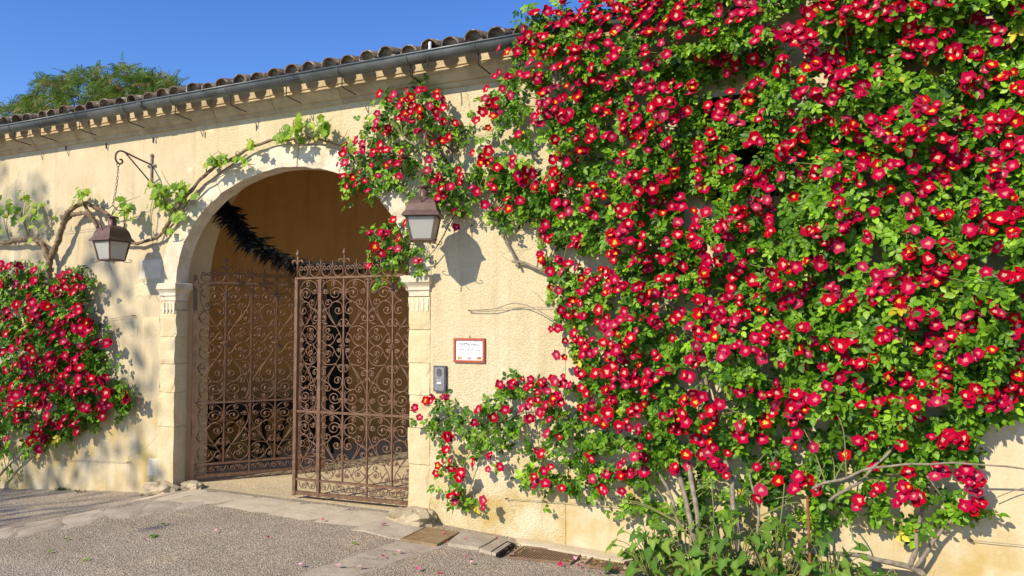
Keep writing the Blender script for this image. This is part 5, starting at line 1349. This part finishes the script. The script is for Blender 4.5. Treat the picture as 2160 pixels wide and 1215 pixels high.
# ================================================================== CLIMBING ROSES
XSPLIT = 1715
def belongs_b(X, Y): return (X + 50 * np.sin(Y / 60.) + 40 * np.sin(Y / 23. + 1)) > XSPLIT + np.clip((420 - Y) * .10, -20, 60)
parts_ = [fill(P_MAIN, 42, 2.0, .46, -.22), fill(P_HANG, 82, 5.0, .26, -.20), fill(P_ARCH, 70, 8.0, .34, -.26), fill(P_DROOP, 80, 9.0, .34, -.30), fill(P_LOW, 85, 12.0, .38, -.16), fill(P_LOW2, 88, 14.0, .34, -.18)]
LX = np.concatenate([q[0] for q in parts_]); LY = np.concatenate([q[1] for q in parts_]); LD = np.concatenate([q[2] for q in parts_])
LP = unproject(LX, LY, LD); isb = belongs_b(LX, LY)
heads = parse(HEADS_R)
def dep_right(X, Y):
    d = np.zeros(len(X))
    for poly, mx, sd in ((P_LOW, .38, 12.0), (P_HANG, .26, 5.0), (P_MAIN, .46, 2.0), (P_DROOP, .34, 9.0), (P_ARCH, .34, 8.0)):
        ins = inside(poly, X, Y); d = np.where(ins, depth_front(X, Y, poly, mx, sd) + .02, d)
    d = np.where(d == 0, .16, d)
    return np.where((Y < 175 - (X - 1080) * .17) & (X > 1060), np.maximum(d, .44), d)
hb = belongs_b(np.array([h_[0] for h_ in heads], float), np.array([h_[1] for h_ in heads], float))
headsA = [h_ for h_, q in zip(heads, hb) if not q]; headsB = [h_ for h_, q in zip(heads, hb) if q]

ra = empty('climbing_rose', on_ground(1470, 1192), 'huge red climbing rose with grey trunks behind arum leaves, spreading up to the arch lantern', 'climbing rose', 'red climbing roses on the wall')
rb = empty('climbing_rose', at(1935, 1212, -.12), 'red climbing rose on forked grey trunk rooted at the bare far right wall', 'climbing rose', 'red climbing roses on the wall')
put_blooms(ra, expand_heads(headsA, dep_right)); put_blooms(rb, expand_heads(headsB, dep_right))
put_buds(ra, LP[~isb], 150); put_buds(rb, LP[isb], 90); put_leaves(ra, LP[~isb], 300); put_leaves(rb, LP[isb], 300, 1.05, (.7, 1.3))
def A_(px, py, d): return at(px, py, -d)
trA = [([A_(1478, 1195, .30), A_(1462, 1120, .28), A_(1445, 1040, .20), A_(1425, 960, .12), A_(1400, 850, .10)], .028, .018),
       ([A_(1490, 1195, .30), A_(1470, 1080, .26), A_(1455, 960, .16), A_(1480, 860, .1), A_(1470, 770, .09), A_(1440, 690, .09), A_(1425, 600, .08), A_(1480, 480, .08)], .024, .014),
       ([A_(1560, 1180, .28), A_(1553, 1100, .24), A_(1538, 1000, .18), A_(1515, 900, .13), A_(1478, 770, .10)], .024, .020),
       ([A_(1440, 1190, .30), A_(1420, 1060, .2), A_(1360, 960, .12), A_(1240, 890, .10), A_(1110, 870, .12), A_(1010, 920, .14)], .017, .007),
       ([A_(1400, 850, .10), A_(1290, 700, .09), A_(1180, 590, .09), A_(1115, 558, .06), A_(1080, 551, .05)], .016, .014),
       ([A_(1096, 566, .05), A_(1076, 528, .06), A_(1054, 484, .07), A_(1030, 450, .09), A_(985, 400, .12), A_(930, 340, .16), A_(850, 290, .2)], .013, .009),
       ([A_(990, 405, .12), A_(950, 470, .10), A_(905, 540, .10), A_(860, 545, .14), A_(815, 560, .2)], .008, .004),
       ([A_(930, 340, .16), A_(860, 330, .2), A_(780, 320, .2), A_(735, 350, .2)], .008, .004),
       ([A_(1425, 600, .08), A_(1340, 450, .09), A_(1240, 320, .1), A_(1180, 200, .15), A_(1150, 90, .32)], .015, .008),
       ([A_(1480, 480, .08), A_(1500, 330, .1), A_(1470, 180, .14), A_(1500, 60, .34)], .013, .008),
       ([A_(1440, 690, .09), A_(1560, 560, .1), A_(1640, 400, .12)], .013, .008),
       ([A_(1590, 1190, .3), A_(1600, 1090, .26), A_(1580, 1000, .2)], .014, .008)]
canes(ra, trA, 'cane', M['cane'], 7)
trB = [([A_(1690, 1168, .30), A_(1780, 1168, .24), A_(1850, 1180, .18), A_(1915, 1197, .14), A_(1955, 1216, .12)], .020, .034),
       ([A_(1922, 1198, .14), A_(1932, 1140, .14), A_(1942, 1090, .13), A_(1958, 1020, .10), A_(1945, 930, .10), A_(1900, 800, .1), A_(1880, 640, .1)], .026, .014),
       ([A_(1935, 1202, .13), A_(1970, 1145, .12), A_(2000, 1105, .12), A_(2022, 1078, .12), A_(2050, 1020, .14)], .022, .012),
       ([A_(1716, 1032, .32), A_(1760, 1012, .34), A_(1850, 987, .36), A_(1960, 978, .34), A_(2060, 980, .30), A_(2200, 992, .26)], .017, .007),
       ([A_(1750, 1056, .3), A_(1790, 1030, .3), A_(1820, 1012, .26), A_(1870, 960, .2), A_(1890, 930, .18)], .016, .014),
       ([A_(1990, 1056, .16), A_(1975, 1030, .2), A_(1955, 1005, .22)], .012, .012),
       ([A_(1880, 640, .1), A_(1940, 480, .1), A_(2020, 260, .1), A_(2040, 120, .15)], .015, .009),
       ([A_(2030, 240, .1), A_(1985, 190, .12), A_(1960, 150, .14)], .01, .006),
       ([A_(1900, 800, .1), A_(1800, 650, .1), A_(1760, 430, .1), A_(1800, 200, .12)], .013, .008),
       ([A_(2050, 920, .12), A_(2110, 880, .10), A_(2190, 855, .10)], .006, .004), ([A_(2100, 1050, .08), A_(2150, 1032, .07), A_(2200, 1025, .06)], .005, .004)]
canes(rb, trB, 'cane', M['cane'], 7, k_thin=.66)
allA = [p_ for s_ in trA for p_ in cat_rom(s_[0], 3)]; allB = [p_ for s_ in trB for p_ in cat_rom(s_[0], 3)]
def pick(P, mask, n_):
    idx = np.where(mask)[0]; idx = nr.choice(idx, n_, replace=False); return [Vector(P[i]) for i in idx]
twigs(ra, allA, pick(LP, ~isb, 330), M['green_cane']); twigs(rb, allB, pick(LP, isb, 220), M['green_cane'])

pl_ = [fill(P_LEFT, 30, 15.0, .36, -.32), fill(P_LEFT2, 30, 17.0, .2, -.3)]
X_ = np.concatenate([q[0] for q in pl_]); Y_ = np.concatenate([q[1] for q in pl_]); D_ = np.concatenate([q[2] for q in pl_])
rl = empty('climbing_rose', on_ground(-20, 1025), 'smaller dense red climbing rose on the smooth wall beneath the chain lantern', 'climbing rose', 'red climbing roses on the wall')
put_blooms(rl, expand_heads(parse(HEADS_L), lambda X, Y: np.where(inside(P_LEFT, X, Y), depth_front(X, Y, P_LEFT, .36, 15.0) + .03, .14), .050, 1.0))
LPL = unproject(X_, Y_, D_); put_leaves(rl, LPL, 300, .95, (.8, 1.3))
trL = [([A_(-20, 1025, .12), A_(15, 985, .10), A_(55, 945, .10), A_(80, 900, .10)], .018, .014), ([A_(80, 900, .10), A_(110, 780, .1), A_(100, 650, .1), A_(60, 590, .1)], .014, .008), ([A_(-5, 1010, .11), A_(-15, 900, .1), A_(20, 700, .1)], .014, .008), ([A_(110, 780, .1), A_(190, 830, .1), A_(250, 845, .12)], .009, .004)]
canes(rl, trL, 'cane', M['cane'], 7)
twigs(rl, [p_ for s_ in trL for p_ in cat_rom(s_[0], 3)], [Vector(LPL[i]) for i in nr.choice(len(LPL), 80, replace=False)], M['green_cane'])

# ================================================================== GRAPE VINE
def vine_leaf_arrays(seed):
    r_ = random.Random(seed); lobes = [(0, 1.0), (28, .62), (55, .92), (86, .55), (112, .74), (150, .40), (172, .34)]
    out = []
    for a, l_ in lobes: out.append((math.radians(a), l_ * r_.uniform(.92, 1.08)))
    ring = [(-a, l_) for a, l_ in out[::-1]] + out[1:]
    V = [(0, 0, 0)]
    for a, l_ in ring: V.append((math.sin(a) * l_ * .62, .28 + math.cos(a) * l_ * .62 - .28 * 0, .10 * math.cos(a * 5) - .18 * l_ * l_ + r_.uniform(-.05, .05)))
    V[0] = (0, .18, .03)
    n_ = len(ring); f3 = [(0, 1 + k, 2 + k) for k in range(n_ - 1)]
    st = len(V); V += [(-.012, .18, 0), (.012, .18, 0), (.010, -.45, -.12), (-.010, -.45, -.12)]
    V = np.array(V); C = np.ones((len(V), 3)); C[1::2] *= .86; C[0] = 1.2
    return V, np.array([(a, c, b_) for a, b_, c in f3]), np.array([(st, st + 1, st + 2, st + 3)]), C
VL = [vine_leaf_arrays(70 + i) for i in range(6)]
VT = [(.24, .38, .03), (.17, .31, .025), (.30, .43, .045), (.12, .25, .02), (.21, .35, .03), (.36, .47, .06)]
VINE_ME = [np_mesh('vine_leaf', V, [f3, f4], M['vleaf'], np.clip(C * np.array(VT[i])[None], 0, 1), False) for i, (V, f3, f4, C) in enumerate(VL)]
vine = empty('grape_vine', at(100, 700, -.10), 'old gnarled grape vine trained over the white arch with bright young leaves', 'grape vine')
vt = [([A_(96, 760, .08), A_(100, 640, .09), A_(101, 590, .09), A_(106, 548, .10)], .040, .045),
      ([A_(106, 550, .10), A_(92, 520, .12), A_(72, 505, .13), A_(40, 505, .11), A_(15, 512, .09), A_(-30, 508, .08)], .045, .028),
      ([A_(106, 548, .10), A_(124, 505, .13), A_(136, 462, .14), A_(150, 440, .14), A_(178, 428, .14), A_(205, 440, .12), A_(230, 455, .10)], .042, .022),
      ([A_(132, 470, .12), A_(152, 455, .11), A_(178, 450, .11), A_(200, 470, .10), A_(215, 495, .09), A_(250, 508, .08), A_(290, 512, .07), A_(325, 504, .07), A_(350, 488, .08)], .03, .018),
      ([A_(178, 430, .14), A_(190, 455, .13), A_(205, 480, .11)], .022, .018),
      ([A_(345, 492, .07), A_(362, 460, .08), A_(385, 425, .08), A_(420, 380, .08), A_(450, 355, .08), A_(490, 333, .08), A_(530, 308, .08), A_(575, 297, .08), A_(630, 292, .08), A_(680, 297, .08), A_(725, 312, .08), A_(760, 340, .08)], .026, .011),
      ([A_(350, 492, .06), A_(380, 452, .06), A_(415, 405, .07), A_(470, 360, .07), A_(520, 325, .07)], .013, .009)]
canes(vine, vt, 'trunk', M['bark'], 8, .28)
shoot_specs = [(60, 500, 58, 445, 22, 52, 62), (20, 508, 10, 450, 6, 22, 45), (178, 428, 172, 408, 9, 18, 22), (235, 455, 262, 440, 10, 20, 26), (365, 455, 340, 410, 18, 26, 40), (385, 425, 385, 395, 12, 28, 22), (362, 462, 372, 450, 8, 20, 18),
               (435, 365, 450, 338, 9, 22, 18), (478, 338, 475, 330, 3, 8, 8), (500, 330, 508, 332, 4, 12, 9), (535, 305, 530, 298, 3, 9, 8), (600, 293, 600, 282, 12, 24, 16), (632, 290, 625, 256, 8, 14, 20), (688, 297, 678, 262, 12, 16, 26), (735, 318, 742, 300, 4, 12, 14), (320, 507, 330, 400, 8, 14, 20), (352, 500, 356, 485, 3, 8, 8)]
nl = 0
for bx_, by_, cx, cy, k, sx, sy in shoot_specs:
    b0 = A_(bx_, by_, .09)
    for q in range(max(2, k // 4)):
        tp = A_(cx + rng.gauss(0, sx * .5), cy - abs(rng.gauss(0, sy * .6)), .16); pl = cat_rom([b0, b0.lerp(tp, .5) + Vector((0, -.05, .02)), tp], 5); sh = MB(); sh.tube([p_ - vine.location for p_ in pl], lerp_list(.006, .002, len(pl)), 5); sh.build('shoot', M['green_cane'], vine)
    for q in range(int(k * 1.9)):
        x, y = cx + rng.gauss(0, sx * .48), cy + rng.gauss(0, sy * .45); p_ = A_(x, y, rng.uniform(.08, .26))
        o = link('leaf', VINE_ME[rng.randrange(6)], vine); nv_ = Vector((rng.gauss(-.1, .4), -1, rng.gauss(.45, .4))); s_ = rng.uniform(.060, .125)
        o.matrix_basis = Matrix.Translation(-vine.location) @ axis_matrix(p_, nv_, s_, rng.uniform(2.2, 4.1)); nl += 1

# ================================================================== TREE BEHIND THE ROOF
def tree_behind():
    Y0 = 13.0
    base = at(215, 330, Y0); base.z = -.3
    t = empty('acacia_tree', base, 'feathery green acacia tree rising behind the tiled roof', 'tree')
    cl = [(35, 238, 34, 20), (75, 225, 40, 26), (115, 200, 45, 28), (95, 170, 26, 12), (150, 180, 40, 24), (190, 200, 55, 34), (160, 160, 24, 10), (215, 165, 38, 20), (255, 150, 22, 20), (290, 165, 34, 22), (265, 190, 55, 30), (310, 190, 40, 26), (345, 168, 20, 16), (355, 190, 24, 20), (370, 182, 14, 8), (130, 235, 60, 20), (230, 230, 60, 20), (5, 232, 18, 9), (60, 200, 20, 8), (320, 215, 45, 20)]
    P = []; S = []
    for cx, cy, rx_, ry_ in cl:
        n_ = int(rx_ * ry_ * .62)
        for _ in range(n_):
            a = rng.uniform(0, 6.28); r_ = math.sqrt(rng.random())
            if mnoise.noise(Vector(((cx + math.cos(a) * r_ * rx_) / 22., (cy + math.sin(a) * r_ * ry_) / 11., 3.3))) < .06: continue
            p_ = at(cx + math.cos(a) * r_ * rx_ * 1.1, cy + math.sin(a) * r_ * ry_ * 1.1, Y0 + rng.gauss(0, .8) - .3 * (1 - r_)); P.append(tuple(p_ - base))
    P = np.array(P); n_ = len(P)
    proto = []
    for q in range(4):                                     # pinnate leaf: narrow leaflets along a stalk
        V = []; f4 = []; r_ = random.Random(q)
        for k in range(7):
            for s_ in (-1, 1):
                y = .04 + k * .045; o = len(V); l_ = .075 * (1 - .06 * k); dz = -.25 * y * y * 3
                V += [(s_ * .004, y, dz), (s_ * l_ * .5, y + .024, dz + r_.uniform(-.01, .01)), (s_ * l_, y + .014, dz - .012), (s_ * l_ * .5, y - .016, dz)]; f4.append((o, o + 1, o + 2, o + 3) if s_ > 0 else (o + 3, o + 2, o + 1, o))
        proto.append((np.array(V), np.zeros((0, 3), int), np.array(f4), None))
    nrm = nr.normal(0, .6, (n_, 3)) + np.array([0, -.3, .8]); fwd = nr.normal(0, 1, (n_, 3)) + np.array([0, 0, -.2])
    k = nr.rand(n_)[:, None]; tint = np.array([.045, .10, .02]) * (1 - k) + np.array([.15, .23, .04]) * k
    warm = nr.rand(n_)[:, None] < .10; tint = np.where(warm, np.array([.25, .15, .05]), tint)
    V, F_, C = scatter(proto, P, frames(nrm, fwd), nr.uniform(.8, 1.6, n_), tint)
    link('crown', np_mesh('crown', V, F_, M['tleaf'], C), t)
    mb = MB(); fork = Vector((0, 0, 3.6)); pl = cat_rom([Vector((0, 0, 0)), Vector((.1, 0, 1.8)), fork], 5); mb.tube(pl, lerp_list(.22, .15, len(pl)), 9, wob=.1); mb.build('trunk', M['bark'], t, True)
    for cx, cy, rx_, ry_ in cl:
        e = at(cx, cy, Y0) - base; mb = MB(); pl = cat_rom([fork + Vector((0, 0, rng.uniform(-.5, 0))), fork.lerp(e, .55) + Vector((0, 0, .12)), e], 6); mb.tube(pl, lerp_list(.085, .014, len(pl)), 6, wob=.1); mb.build('limb', M['bark'], t, True)
tree_behind()

# tuft of weed on the roof
c = at(463, 190, -.05); wd = empty('roof_weed', c, 'dark green weed tuft growing on the roof tiles', 'weed')
for k in range(26):
    d = Vector((rng.gauss(0, .5), rng.gauss(0, .3), rng.uniform(.5, 1.0))).normalized(); L_ = rng.uniform(.06, .16); mb = MB(); b_ = Vector((rng.gauss(0, .03), 0, -.06))
    s_ = d.cross(Vector((0, 1, 0))).normalized() * .012
    mb.add([b_ - s_ * .4, b_ + s_ * .4, b_ + d * L_ * .6 + s_, b_ + d * L_, b_ + d * L_ * .6 - s_], [(0, 1, 2, 3, 4)]); me = mb.mesh('blade', M['tleaf'])
    a = me.color_attributes.new('tint', 'FLOAT_COLOR', 'POINT'); a.data.foreach_set('color', [.03, .06, .012, 1] * 5); link('blade', me, wd)

# ================================================================== ARUMS, LITTER, STAKE AT THE FOOT OF THE ROSES
def arum_leaf_arrays(seed):
    r_ = random.Random(seed)
    half = [(0, 1.0), (.10, .82), (.22, .60), (.31, .38), (.34, .20), (.33, .05), (.40, -.12), (.38, -.26), (.24, -.20), (.10, -.03)]
    V = [(0, y, -.25 * max(y, 0) ** 2) for y in (1.0, .8, .6, .38, .2, .02)]; mid = len(V); F4, F3 = [], []
    V = [(0, 1.0, -.28), (0, .68, -.10), (0, .36, 0), (0, .0, 0)]; C = [1.15, 1.15, 1.2, 1.2]
    for s_ in (-1, 1):
        o = len(V); pts = [(.16, .72), (.30, .42), (.35, .16), (.42, -.14), (.34, -.28), (.12, -.05)]
        for x, y in pts: V.append((s_ * x * r_.uniform(.85, 1.15), y + r_.uniform(-.04, .04), .10 * x * 2 - .24 * max(y, 0) ** 2 + r_.uniform(-.10, .10))); C.append(r_.uniform(.75, 1.0))
        fs = [(0, o, 1), (1, o, o + 1, 2), (2, o + 1, o + 2, 3), (3, o + 2, o + 5), (o + 2, o + 3, o + 5), (o + 3, o + 4, o + 5)]
        for f_ in fs:
            f_ = f_ if s_ < 0 else f_[::-1]; (F4 if len(f_) == 4 else F3).append(f_)
    return np.array(V), np.array(F3), np.array(F4), np.array(C)[:, None] * np.ones((1, 3))
AT = [(.07, .17, .02), (.11, .23, .028), (.16, .29, .04), (.22, .34, .05)]
ARUM_ME = []
for i in range(8):
    V, f3, f4, C = arum_leaf_arrays(90 + i); ARUM_ME.append(np_mesh('arum_leaf', V, [f3, f4], M['aleaf'], np.clip(C * np.array(AT[i % 4])[None], 0, 1), True))
arums = [((1375, 1190), .36, 24, .13, 'arum clump with marbled arrow leaves overhanging the ribbed cover plate'),
         ((1455, 1208), .46, 20, .12, 'arum clump with arrow leaves around the main grey rose trunks'),
         ((1545, 1195), .50, 26, .15, 'large leaved arum clump between the two pale grey rose stems'),
         ((1640, 1205), .50, 24, .13, 'arum clump with pale wilting stalks just before the rusty rod'),
         ((1755, 1195), .40, 18, .12, 'arum clump with veined leaves just behind the rusty rod'),
         ((1825, 1205), .24, 10, .11, 'small arum clump under the curved grey rose limb')]
for (px, py), H_, k, sz, lab in arums:
    b_ = at(px, py, -.34); b_.z = -.13; g = empty('arum_plant', b_, lab, 'arum plant', 'arum clumps at the foot of the roses')
    for q in range(int(k * 1.9)):
        a = rng.uniform(0, 6.28); r_ = .27 * rng.random() ** .6; h_ = max(.04, H_ * (.18 + .9 * rng.random() ** 1.3) - .3 * max(0, r_ - .15))
        e = Vector((math.cos(a) * r_ * 1.25, math.sin(a) * r_ * .7 - .03, h_))
        mb = MB(); mb.tube(cat_rom([Vector((e.x * .15, e.y * .15, 0)), e * .6 + Vector((0, 0, h_ * .22)), e], 4), lerp_list(.0045, .0025, 9), 5); mb.build('stalk', M['green_cane'], g)
        nv_ = Vector((math.cos(a) * .5 + rng.gauss(0, .3), -.55 + rng.gauss(0, .3), .75)); f_ = Vector((math.cos(a), math.sin(a) * .7 - .3, -.25))
        Rm = frames(np.array([tuple(nv_)]), np.array([tuple(f_)]))[0]; s_ = sz * rng.uniform(.5, 1.15) * (1.1 - .5 * min(1, h_ / .5))
        o = link('leaf', ARUM_ME[rng.randrange(8)], g); o.matrix_basis = Matrix([list(Rm[r2]) + [e[r2]] for r2 in range(3)] + [[0, 0, 0, 1]]) @ Matrix.Diagonal((s_, s_, s_, 1))
# bed soil and leaf litter
mb = MB(); vs = []; fs = []
for j in range(6):
    for i in range(30):
        x = -1.35 + 1.9 * i / 29; y = -.75 + .75 * j / 5 + (.05 * math.sin(i * 1.3) if j == 0 else 0)
        z = gz(x, y) + (.002 if j == 0 or i in (0, 29) else .022 + .02 * mnoise.noise(Vector((x * 4, y * 4, 0)))); vs.append((x, y, z))
for j in range(5):
    for i in range(29): fs.append((j * 30 + i, j * 30 + i + 1, (j + 1) * 30 + i + 1, (j + 1) * 30 + i))
mb.add(vs, fs); tag(mb.build('rose_bed', M['soil'], None, True), 'bare soil bed under the roses', kind='structure')
mb = MB()
def curl_leaf(mb, p_, s_, flat=.5):
    a = rng.uniform(0, 6.28); u = Vector((math.cos(a), math.sin(a), rng.gauss(0, flat * .4))) * s_; v_ = Vector((-math.sin(a), math.cos(a), rng.gauss(0, flat * .4))) * s_ * .5; up_ = Vector((0, 0, s_ * .25))
    mb.add([p_ - u + up_, p_ - v_ + up_ * .4, p_ + u + up_, p_ + v_ + up_ * .4, p_], [(0, 1, 4), (1, 2, 4), (2, 3, 4), (3, 0, 4)])
for _ in range(900):
    x = rng.uniform(-1.45, .5); y = -abs(rng.gauss(.22, .2)); curl_leaf(mb, Vector((x, y, gz(x, y) + .03 + rng.random() * .02)), rng.uniform(.012, .035))
for _ in range(220):
    p_ = on_ground(rng.gauss(1262, 34), rng.gauss(1182, 9)); curl_leaf(mb, p_ + Vector((0, 0, .012)), rng.uniform(.008, .02))
for _ in range(70):
    p_ = on_ground(rng.gauss(1090, 18), rng.gauss(1160, 7)); curl_leaf(mb, p_ + Vector((0, 0, .012)), rng.uniform(.008, .018))
tag(mb.build('leaf_litter', M['litter']), 'dry fallen leaves gathered at the foot of the wall', kind='stuff')
# pale dry stalks
mb = MB()
for _ in range(70):
    x = rng.uniform(-1.1, .3); y = -rng.uniform(.12, .45); b_ = Vector((x, y, -.12)); e = b_ + Vector((rng.gauss(0, .12), rng.gauss(-.05, .06), rng.uniform(.05, .24))); mb.tube(cat_rom([b_, b_.lerp(e, .6) + Vector((0, 0, .06)), e], 4), .0032, 4)
tag(mb.build('dry_stalks', M['litter']), 'tangle of pale dead stalks in the rose bed', kind='stuff')
mb = MB(); a, b_ = at(1711, 1206, -.40), at(1703, 1046, -.40); a.z = -.14
mb.tube([a.lerp(b_, k / 60) for k in range(61)], [.0085 + (.0016 if k % 2 else 0) for k in range(61)], 7)
tag(mb.build('steel_rod', M['rebar']), 'rusty ribbed steel rod standing upright in the rose bed', 'rod')
# tall green shoots rising from the bed
for i, (x0, y0, x1, y1, lab) in enumerate([(1480, 1190, 1385, 1030, 'leaning'), (1500, 1190, 1500, 1010, 'upright'), (1625, 1180, 1655, 1020, 'x'), (1800, 1140, 1775, 1080, 'y')]):
    mb = MB(); mb.tube([p_ - ra.location for p_ in cat_rom([A_(x0, y0, .36), A_((x0 + x1) / 2 + 6, (y0 + y1) / 2, .34), A_(x1, y1, .28)], 6)], .005, 5); mb.build('young_shoot', M['green_cane'], ra)

# ================================================================== PETALS AND SMALL THINGS ON THE GROUND
pm = []
for i in range(3):
    mb = MB(); r_ = random.Random(i); vs = []; fs = []
    for a in range(4):
        for b2 in range(4): vs.append(((b2 / 3 - .5) * (.6 + .6 * a / 3), a / 3 - .5, .28 * (b2 / 3 - .5) ** 2 * 4 * .5 + .18 * (a / 3) ** 2 + r_.uniform(0, .06)))
    for a in range(3):
        for b2 in range(3): fs.append((a * 4 + b2, a * 4 + b2 + 1, (a + 1) * 4 + b2 + 1, (a + 1) * 4 + b2))
    mb.add(vs, fs); me = mb.mesh('fallen_petal', M['petal'], True); at_ = me.color_attributes.new('tint', 'FLOAT_COLOR', 'POINT')
    cc = []
    for v_ in vs: k = (v_[1] + .5); base = ((.75, .35, .42), (.60, .02, .10), (.68, .10, .22))[i]; cc += [min(1, base[0] * (1.1 - .2 * k)), base[1] * (1.4 - .5 * k), base[2] * (1.3 - .4 * k), 1]
    at_.data.foreach_set('color', cc); pm.append(me)
petals = [(617, 1045), (204, 1074), (455, 1119), (564, 1133), (682, 1096), (809, 1107), (633, 1191), (714, 1193), (758, 1196), (809, 1174), (882, 1200), (942, 1144), (840, 1164), (994, 1186), (984, 1176), (1079, 1171), (1109, 1181), (1181, 1190), (1213, 1178), (1234, 1202), (980, 1139), (934, 1125), (1049, 1137), (1322, 1188), (1318, 1198), (1221, 1194), (1266, 1212), (929, 1211), (1190, 1196), (1290, 1200)]
for i, (px, py) in enumerate(petals):
    p_ = on_ground(px, py, .022); s_ = rng.uniform(.024, .038)
    o = link('fallen_petal', pm[rng.randrange(3)], None, p_, (rng.gauss(0, .35), rng.gauss(0, .35), rng.uniform(0, 6.28)), (s_, s_, s_))
    place = 'on the pale stone threshold under the gate' if (py < 1050 and px < 800) else 'on the drain strip leading to the iron grate' if (px, py) in ((633, 1191), (714, 1193), (758, 1196), (809, 1174), (840, 1164)) else \
        'on the larger ribbed cover plate' if 1070 <= px <= 1215 else 'among dry leaves around the smaller cover plate' if px > 1215 else 'beside the iron drain grate' if py < 1147 and px > 900 else \
        'on the dark gravel in front of the grate' if px > 860 else 'on the open driveway in front of the gate'
    tag(o, 'loose pink rose petal ' + place, 'petal', 'fallen rose petals ' + place)
for i, (px, py, s_) in enumerate([(326, 1125, .075), (135, 1135, .05), (111, 1159, .05), (191, 1175, .05), (133, 1106, .04), (349, 1104, .04), (578, 1122, .03), (744, 1143, .04), (832, 1168, .05), (1030, 1190, .04)]):
    o = link('fallen_leaf', LEAF_ME[i % len(LEAF_ME)], None, on_ground(px, py, .02), (rng.gauss(0, .2), rng.gauss(0, .2), rng.uniform(0, 6.28)), (s_ * 11,) * 3)
    tag(o, ('largest loose green leaf on the open driveway' if i == 0 else 'small green leaf lying loose on the driveway, left side' if i < 5 and i != 0 else 'small green leaf beside the pale threshold' if i in (6, 7) else 'loose green leaf on the drain strip' if i == 8 else 'loose green leaf near the stone strip' if i == 5 else 'loose green leaf on the gravel before the large cover plate'), 'leaf', 'fallen green leaves on the driveway')
# weeds at the foot of the left wall
for px, py, n_, lab in ((128, 1034, 30, 'low weed in the joint between left wall and paving'), (168, 1038, 18, 'scrubby brown weed at the left wall foot nearer the arch')):
    c = on_ground(px, py); g = empty('wall_weed', c, lab, 'weed')
    for k in range(n_):
        d = Vector((rng.gauss(0, .8), rng.gauss(-.2, .4), rng.uniform(.25, .9))).normalized(); L_ = rng.uniform(.02, .06); b_ = Vector((rng.gauss(0, .06), rng.gauss(0, .015), 0)); s_ = d.cross(Vector((0, 1, 0))).normalized() * .008
        mb = MB(); mb.add([b_ - s_ * .4, b_ + s_ * .4, b_ + d * L_ * .6 + s_, b_ + d * L_, b_ + d * L_ * .6 - s_], [(0, 1, 2, 3, 4)]); me = mb.mesh('blade', M['tleaf'])
        a = me.color_attributes.new('tint', 'FLOAT_COLOR', 'POINT'); a.data.foreach_set('color', ([.06, .10, .02, 1] if 'low' in lab else [.10, .08, .03, 1]) * 5); link('blade', me, g)

# ================================================================== ROADSIDE TREE beyond the left edge of the view; its thin crown dapples the left wall and drive
rt_ = empty('plane_tree', (-15.0, -13.5, -.4), 'thin crowned roadside tree standing across the drive from the left wall', 'tree')
P = []
for tx, tz, r_, k in ((-9.9, 3.05, .34, 60), (-9.3, 2.9, .25, 40), (-8.0, 2.3, .22, 30), (-7.5, 1.4, .30, 50), (-8.6, 1.0, .3, 46), (-9.9, 1.5, .4, 60), (-7.8, .35, .35, 55), (-10.6, 2.2, .5, 70), (-10.8, 3.4, .5, 70), (-8.9, -.2, .5, 80), (-7.3, -1.0, .5, 70), (-9.5, -1.2, .6, 100), (-8.0, -1.9, .6, 90), (-6.6, -1.7, .4, 50)):
    for _ in range(k):
        q = Vector((tx + rng.gauss(0, r_), 0, tz + rng.gauss(0, r_ * 1.2))); P.append(tuple(q - SUN_TRAVEL * (16.5 + rng.gauss(0, .7)) - rt_.location))
P = np.array(P); k = len(P)
pr_ = [leaflet_arrays(.16, .13, .1, .1) + (None,)]
V, F_, C = scatter(pr_, P, frames(nr.normal(0, 1, (k, 3)) + np.array([0, 0, .6]), nr.normal(0, 1, (k, 3))), nr.uniform(.7, 1.3, k), leaf_tint(k))
link('crown', np_mesh('crown', V, F_, M['tleaf'], C), rt_)
top_ = Vector(P.mean(0)); mb = MB(); pl = cat_rom([Vector((0, 0, 0)), Vector((.1, .1, 3)), Vector((top_.x * .6, top_.y * .6, 6.4))], 6); mb.tube(pl, lerp_list(.24, .14, len(pl)), 9, wob=.08); mb.build('trunk', M['bark'], rt_, True)
for k in range(0, len(P), 60):
    e = Vector(P[k]); mb = MB(); pl = cat_rom([pl[-1] if k == 0 else Vector((top_.x * .6, top_.y * .6, 6.3)), Vector((top_.x * .6, top_.y * .6, 6.3)).lerp(e, .5) + Vector((0, 0, .3)), e], 5); mb.tube(pl, lerp_list(.06, .012, len(pl)), 6); mb.build('limb', M['bark'], rt_, True)
